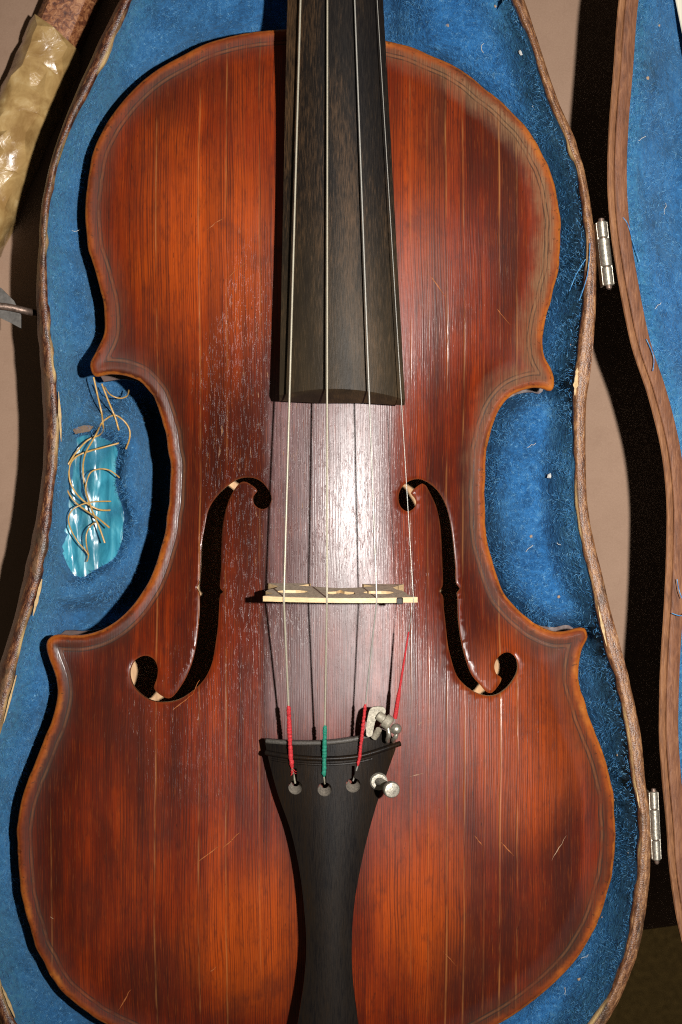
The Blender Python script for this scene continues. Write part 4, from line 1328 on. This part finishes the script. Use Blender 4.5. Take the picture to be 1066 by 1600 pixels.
# fuzz only where the lid comes into view (deep level: a part of the lid)
NX = nrng.uniform(88, 135, 60000); NY = nrng.uniform(-190, 200, 60000)
okm = inside(lp, NX, NY)
NX, NY = NX[okm][:13000], NY[okm][:13000]
fuzz('lid_fuzz', NX, NY, lambda X, Y: lidlin_z(X, Y, distpoly(lp, X, Y)), 1.9, 0.08, lid, case, MAT['fuzz'])
EX = []; EY = []
for i in range(len(lp)):
    if lp[i][0] < 135 and -200 < lp[i][1] < 200:
        for k in range(8):
            q = lp[i] + nrng.normal(0, 0.9, 2) + np.array((0.5, 0))
            EX.append(q[0]); EY.append(q[1])
EX = np.array(EX); EY = np.array(EY)
fuzz('lid_frayed_edge', EX, EY, lambda X, Y: np.array([lid_z(x) - 1.2 for x in X]), 1.8, 0.09, lid, case, MAT['fuzz'], 0.35)
# a few long loose threads hanging over the lid edge
for pts in (((960,330),(978,345),(990,380),(1000,410)), ((1010,530),(1022,560),(1020,580)), ((1058,905),(1062,925),(1066,935)), ((1050,958),(1066,962),(1075,950)), ((905,470),(918,430),(922,380)), ((890,455),(900,430),(915,405))):
    q = [PV(a, b, ZH + 1.0 - 0.6 * (i == 0)) for i, (a, b) in enumerate(pts)]
    V, F = tube(spline(np.array(q), False, 1.0), 0.16, 5)
    mkmesh('loose_thread', V, F, MAT['fuzz'], root=case, smooth=60)

# hinges
def hinge(p0, p1, r, leaf_px):
    hg = bpy.data.objects.new('hinge', None); COL.objects.link(hg); hg.parent = case
    a = np.array(PV(*p0, ZH - 0.5)); b = np.array(PV(*p1, ZH - 0.5))
    for (t0, t1, rr, dx) in ((0.0, 0.25, r, 0.0), (0.262, 0.70, r * 1.08, 0.08), (0.712, 1.0, r, 0.0)):
        q0 = a + (b - a) * t0; q1 = a + (b - a) * t1
        e = (q1 - q0) / np.linalg.norm(q1 - q0)
        V, F = tube([q0, q0 + e * .25, q1 - e * .25, q1], [rr * .86, rr, rr, rr * .86], 18)
        mkmesh('knuckle', V, F, MAT['steel'], root=case, parent=hg, smooth=35)
    e = (b - a) / np.linalg.norm(b - a)
    V, F = tube([a - e * 1.2, a - e * 0.9, b + e * 0.9, b + e * 1.4], [r * .35, r * .6, r * .6, r * .3], 12)
    mkmesh('hinge_pin', V, F, MAT['iron'], root=case, parent=hg, smooth=40)
    for sgn in (-1, 1):
        nv = np.array((e[1], -e[0], 0)) * -sgn
        c0 = (a + b) / 2 + nv * (r * 0.95) * (1) + np.array((0, 0, -4.0))
        V, F = rbox(tuple(c0), (0.7, np.linalg.norm(b - a) * 0.98, 7.5), 0.1, math.atan2(e[1], e[0]) - math.pi / 2)
        mkmesh('hinge_leaf', V, F, MAT['steel'], root=case, parent=hg, smooth=30)
hinge((940, 346), (951.5, 446), 1.75, None)
hinge((1021.5, 1237), (1026.5, 1344), 1.40, None)

# latch on the left side: zinc plate and a bent iron hook
ZL = 47.0
lp_ = [PX(a, b, ZL) for a, b in ((-16,440),(2,450),(22,470),(33,492),(33,513),(18,505),(-14,490))]
V3 = np.array(lp_)
V, F = slabpoly([tuple(q) for q in V3[::-1]], ZL, 1.2)
latch = bpy.data.objects.new('latch', None); COL.objects.link(latch); latch.parent = case
mkmesh('latch_plate', V, F, MAT['plate'], root=case, parent=latch)
q = [PV(-30, 476, ZL + 4), PV(0, 478, ZL + 3.5), PV(20, 481, ZL + 3.0), PV(41, 486, ZL + 1.8), PV(50, 488, ZL - 1), PV(60, 489, ZL - 4)]
V, F = tube(spline(np.array(q), False, 1.0), 1.25, 12)
mkmesh('latch_hook', V, F, MAT['iron'], root=case, parent=latch, smooth=50)

# ---------------------------------------------------------------- things lying in and around the case
# turquoise satin packet in the pocket, crumpled lengthwise
PK = [(96,690),(112,676),(140,670),(172,676),(192,700),(200,760),(198,820),(188,862),(160,886),(120,894),(92,890),(82,850),(86,780)]
def packet_z(X, Y):
    cx, cy = PX(138, 780, ZE - 38)
    u = (X - cx) / 12.0
    r = 3.6 * np.clip(1 - u * u * 0.55, 0, 1)
    rid = 1.7 * (vnoise(X * 1.0 + Y * 0.18, Y * 0.13, 2.6, 41) - .5) + 1.0 * (vnoise(X, Y, 5.5, 42) - .5)
    return ZE - 40.5 + r + 0.8 * rid - 4.5 * sm(0.2, 1.0, u) + 5.0 * sm(-0.4, -1.25, u)
po = offset_poly(spline(pxarr(PK, ZE - 38), True, 1.5), -3.0)
Xk, Yk, Dk = jitter_pts(po, 1.1, 0.7)
Vk, Tk = cdt([po], list(zip(Xk, Yk)))
zk = packet_z(Vk[:, 0], Vk[:, 1])
VV, FF = slab(Vk, Tk, zk, 0.8)
single('string_packet', VV, FF, MAT['packet'], 'crumpled turquoise satin packet in the torn pocket of the lining', 'packet', smooth=50)
# torn scrap of grey-brown card above it
sc_ = [(108,648),(142,656),(148,664),(140,674),(118,678),(108,664)]
V, F = slabpoly([PX(a, b, ZE - 25) for a, b in sc_][::-1], ZE - 25.0, 0.8)
single('card_scrap', V, F, MAT['card'], 'small torn grey-brown card scrap above the turquoise packet', 'scrap')

# coil of gut string
GZ = ZE - 30.0
def gz(p):
    return (70 + p[0] / 4.845, 580 + p[1] / 4.845)
STRANDS = [
 [(370,45),(400,180),(430,310),(455,400),(455,440),(420,480),(330,520),(250,600),(200,670),(160,740),(148,820),(170,900),(230,990),(320,1060),(400,1110),(490,1185)],
 [(432,95),(480,220),(530,340),(575,450)],
 [(615,588),(650,500),(645,430),(600,370),(540,338),(470,375),(420,430),(360,530),(310,620),(290,720),(300,850),(330,970),(370,1080),(420,1200),(455,1300)],
 [(560,545),(450,575),(340,605),(250,640),(195,700),(185,790),(210,880),(270,960),(350,1020),(420,1050),(495,1052)],
 [(565,805),(490,750),(420,740),(350,765),(320,830),(310,910),(330,970)],
 [(500,985),(380,988),(280,1010),(210,1050),(180,1110),(195,1190),(250,1290),(330,1390),(320,1440)],
 [(390,1140),(340,1180),(315,1240),(318,1330),(335,1390)],
 [(455,120),(500,180),(570,205),(620,190),(637,145)]]
coil = thing('gut_string_coil', 'loose coil of amber gut string lying over the turquoise packet', 'string', (*PX(140, 770, GZ), GZ - 6))
for k, st in enumerate(STRANDS):
    n = len(st)
    q = []
    for i, p in enumerate(st):
        zz_ = GZ + 2.0 * math.sin(i * 0.9 + k) - (3.0 if i in (0, n - 1) and k not in (2, 0, 1) else 0)
        if k in (0, 1) and i < 3:
            zz_ = GZ + 6
        q.append(PV(*gz(p), zz_))
    q = spline(np.array(q), False, 0.8)
    q[:, 2] = np.maximum(q[:, 2], plush_z(q[:, 0], q[:, 1]) + 0.7)
    q[:, 2] = np.convolve(np.pad(q[:, 2], 2, mode='edge'), np.ones(5) / 5, 'valid')
    V, F = tube(q, 0.33 if k < 4 else 0.26, 8)
    mkmesh('gut_strand', V, F, MAT['gutcoil'], root=coil, smooth=60)

# tape-wrapped bar on the table, top left
def barpt(px, py, z):
    return np.array(PV(px, py, z))
BZ = 16.0
a0 = np.array(PX(185, -190, BZ)); a1 = np.array(PX(-75, 430, BZ))
ux = (a1 - a0) / np.linalg.norm(a1 - a0); vx = np.array((-ux[1], ux[0]))      # vx points right/down side
if vx[0] < 0:
    vx = -vx
bar = thing('wrapped_bar', 'mottled brown paper covered bar wrapped in shiny wrinkled tan tape beside the case', 'bar', (*((a0 + a1) / 2), 0))
Lb = np.linalg.norm(a1 - a0)
hw = 9.2
rings = []
for t in np.linspace(0, Lb, 30):
    c = a0 + ux * t
    prof = [(-hw, 0.1), (hw, 0.1), (hw + .3, 8), (hw - 0.3, 12.5), (hw - 3, BZ), (0, BZ + .6), (-hw + 3, BZ), (-hw + .3, 12.5), (-hw - .3, 8)]
    rings.append([(c[0] + vx[0] * s_, c[1] + vx[1] * s_, z_) for s_, z_ in prof])
V, F = loft(rings)
mkmesh('bar_core', V, F, MAT['mottled'], root=bar, smooth=45)
# crumpled tape sleeve: a skin of flat facets meeting in sharp creases
ta = (np.array(PX(92, 30, BZ)) - a0) @ ux
PERI = [(-hw - 1.0, 0.3), (-hw - 1.3, 7), (-hw - .6, 13), (-hw + 2.6, BZ + .9), (hw - 2.6, BZ + .9), (hw + .7, 13), (hw + 1.3, 7), (hw + 1.1, 0.3)]
pl_ = [0.0]
for q0, q1 in zip(PERI, PERI[1:]):
    pl_.append(pl_[-1] + math.hypot(q1[0] - q0[0], q1[1] - q0[1]))
PT = pl_[-1]; LT = Lb - 2 - ta
bd = [(0, 5.0), (PT * .3, 1.5), (PT * .5, 4.0), (PT * .72, 7.5), (PT, 10.0), (PT, LT * .33), (PT, LT * .66), (PT, LT), (PT * .5, LT), (0, LT), (0, LT * .66), (0, LT * .33)]
bd = spline(np.array(bd), True, 9.0)
bx_, by_, _ = jitter_pts(bd, 4.6, 2.0, jit=0.48)
Vw, Tw = cdt([bd], list(zip(bx_, by_)))
VV = []
for (p, t) in Vw:
    s_ = float(np.interp(p, pl_, [q[0] for q in PERI])); z_ = float(np.interp(p, pl_, [q[1] for q in PERI]))
    nz = float(np.clip(nrng.normal(0, 0.65), -1.3, 1.3))
    side = np.clip((abs(s_) - hw + 2.5) / 3.5, 0, 1)
    c = a0 + ux * (ta + t) + vx * (s_ + np.sign(s_) * side * (abs(nz) + .35))
    VV.append((c[0], c[1], max(0.3, z_ + (1 - side) * (nz + 2.0))))
mkmesh('tape_wrap', VV, [tuple(t) for t in Tw], MAT['tape'], root=bar, smooth=28)
# folded tail of tape hanging down the side, dark at its end
t0 = np.array(PX(78, 130, 12)); t1 = np.array(PX(30, 297, 5))
tt = (t1 - t0) / np.linalg.norm(t1 - t0); tv = np.array((-tt[1], tt[0]))
rings = []
for i, f in enumerate(np.linspace(0, 1, 16)):
    c = t0 + (t1 - t0) * f
    w = 2.6 * (1 - 0.25 * f) + nrng.normal(0, .12); zc = 12 * (1 - f) + 4.0 * f
    rings.append([(c[0] + tv[0] * s_ * w, c[1] + tv[1] * s_ * w, zc + z_ + nrng.normal(0, .12)) for s_, z_ in ((-1, -2), (1, -2), (1.05, 0.6), (.35, 2.0), (-.3, 1.4), (-1, .5))])
V, F = loft(rings)
mkmesh('tape_tail', V, F, MAT['tape'], root=bar, smooth=25)
ce = t1 + tt * 0.9
V, F = rbox((ce[0], ce[1], 3.6), (4.2, 1.6, 3.6), 0.4, math.atan2(tt[1], tt[0]) - math.pi / 2)
mkmesh('tape_tail_end', V, F, MAT['iron'], root=bar)

# bow lying in the lid, only its hair shows
bz0 = ZR - 1.0
b0 = np.array(PX(1063, -160, bz0)); b1 = np.array(PX(1150, 420, bz0))
b0[0] -= 8.6 * 0; 
e = (b1 - b0) / np.linalg.norm(b1 - b0); nv = np.array((e[1], -e[0])); nv = nv if nv[0] > 0 else -nv
l0 = np.array(PX(1054.5, 0, bz0)); l1 = np.array(PX(1066, 57, bz0))
e = (l1 - l0) / np.linalg.norm(l1 - l0); nv = np.array((-e[1], e[0])); nv = nv if nv[0] > 0 else -nv
bow = thing('violin_bow', 'pale horsehair bow lying in the blue lined open lid', 'bow', (*(l0 + nv * 8), bz0 - 12))
A_ = l0 - e * 120; B_ = l0 + e * 260
V, F = rbox(tuple([*((A_ + B_) / 2 + nv * 5.4), bz0]), (10.5, 380, 1.0), 0.3, math.atan2(e[1], e[0]) - math.pi / 2)
mkmesh('bow_hair', V, F, MAT['hair'], root=bow)
V, F = tube([(*(A_ + nv * 26), bz0 - 1), (*((A_ + B_) / 2 + nv * 20), bz0 - 1), (*(B_ + nv * 28), bz0 - 1)], 4.0, 14)
mkmesh('bow_stick', V, F, MAT['stick'], root=bow, smooth=50)
for q in (A_, B_):
    V, F = rbox((*(q + nv * 14), bz0 - 2.0), (30, 14, 9), 1.5, math.atan2(e[1], e[0]) - math.pi / 2)
    mkmesh('bow_end_block', V, F, MAT['ebony2'], root=bow)

# ---------------------------------------------------------------- lint and crumbs caught on the plush
LINT = [(815,82,'f'),(832,166,'h'),(754,76,'h'),(774,10,'c'),(830,696,'h'),(893,539,'c'),(830,838,'c'),(875,851,'h'),(873,932,'c'),
        (984,1334,'h'),(941,1433,'c'),(979,1284,'c'),(860,744,'f'),(827,856,'h'),(700,40,'c'),(905,1530,'c'),(916,1494,'h'),(883,1547,'h'),(115,360,'h'),(960,1250,'c'),(965,1180,'c'),(40,1420,'c'),(225,655,'c')]
LIDL = [(1038,327,'h'),(1002,218,'h'),(1027,478,'h'),(1030,40,'c'),(1012,122,'c')]
def spot(px, py):
    for lim, txt in ((30, 'above the violin shoulders'), (230, 'beside the upper bout'), (430, 'near the upper hinge'), (620, 'below the upper hinge'),
                     (780, 'in the right waist'), (960, 'under the right waist'), (1260, 'beside the lower corner'), (1400, 'near the lower hinge'), (1700, 'beside the lower bout')):
        if py < lim:
            return txt if px > 500 else 'left of the violin ' + ('by the upper bout' if py < 600 else 'by the waist' if py < 1000 else 'by the lower bout')
def lint(pos, kind, where, ref):
    a = rnd.uniform(0, 6.28)
    if kind == 'h':
        L = rnd.uniform(2.4, 4.2)
        pts = [np.array(pos) + np.array((math.cos(a) * L * (t - .5) + rnd.gauss(0, .35), math.sin(a) * L * (t - .5) + rnd.gauss(0, .35), 0.5 + rnd.random() * .4)) for t in np.linspace(0, 1, 5)]
        V, F = tube(spline(np.array(pts), False, 0.5), 0.10, 5)
        single('lint', V, F, MAT['lint'], 'pale lint hair on the ' + where + ' ' + ref, 'lint', smooth=60, group='lint hairs on the ' + where)
    else:
        r = rnd.uniform(0.4, 0.65) if kind == 'c' else rnd.uniform(0.8, 1.3)
        rings = []
        for zz_, s_ in ((0.0, .6), (0.25, 1.0), (0.55, .8), (0.75, .35)):
            rings.append([(pos[0] + r * s_ * math.cos(k) * rnd.uniform(.65, 1.2), pos[1] + r * s_ * math.sin(k) * rnd.uniform(.65, 1.25), pos[2] + zz_ * r + .1) for k in np.linspace(0, 5.4, 7)])
        V, F = loft(rings)
        if kind == 'c':
            single('crumb', V, F, MAT['lintb'], 'tiny tan crumb on the ' + where + ' ' + ref, 'crumb', group='crumbs on the ' + where)
        else:
            single('paper_fleck', V, F, MAT['lint'], 'white paper fleck on the ' + where + ' ' + ref, 'fleck', group='white flecks on the ' + where)
for (a, b, kd) in LINT:
    lint(onto(a, b, plush_z), kd, 'blue case lining', spot(a, b))
for (a, b, kd) in LIDL:
    x_, y_, z_ = onto(a, b, lambda X, Y: lidlin_z(X, Y, distpoly(lp, X, Y)))
    lint((x_, y_, z_), kd, 'blue lid lining', 'under the bow' if b < 60 else 'above the upper hinge' if b < 340 else 'below the upper hinge')

for o in COL.objects:
    if '_o' in o:
        del o['_o']
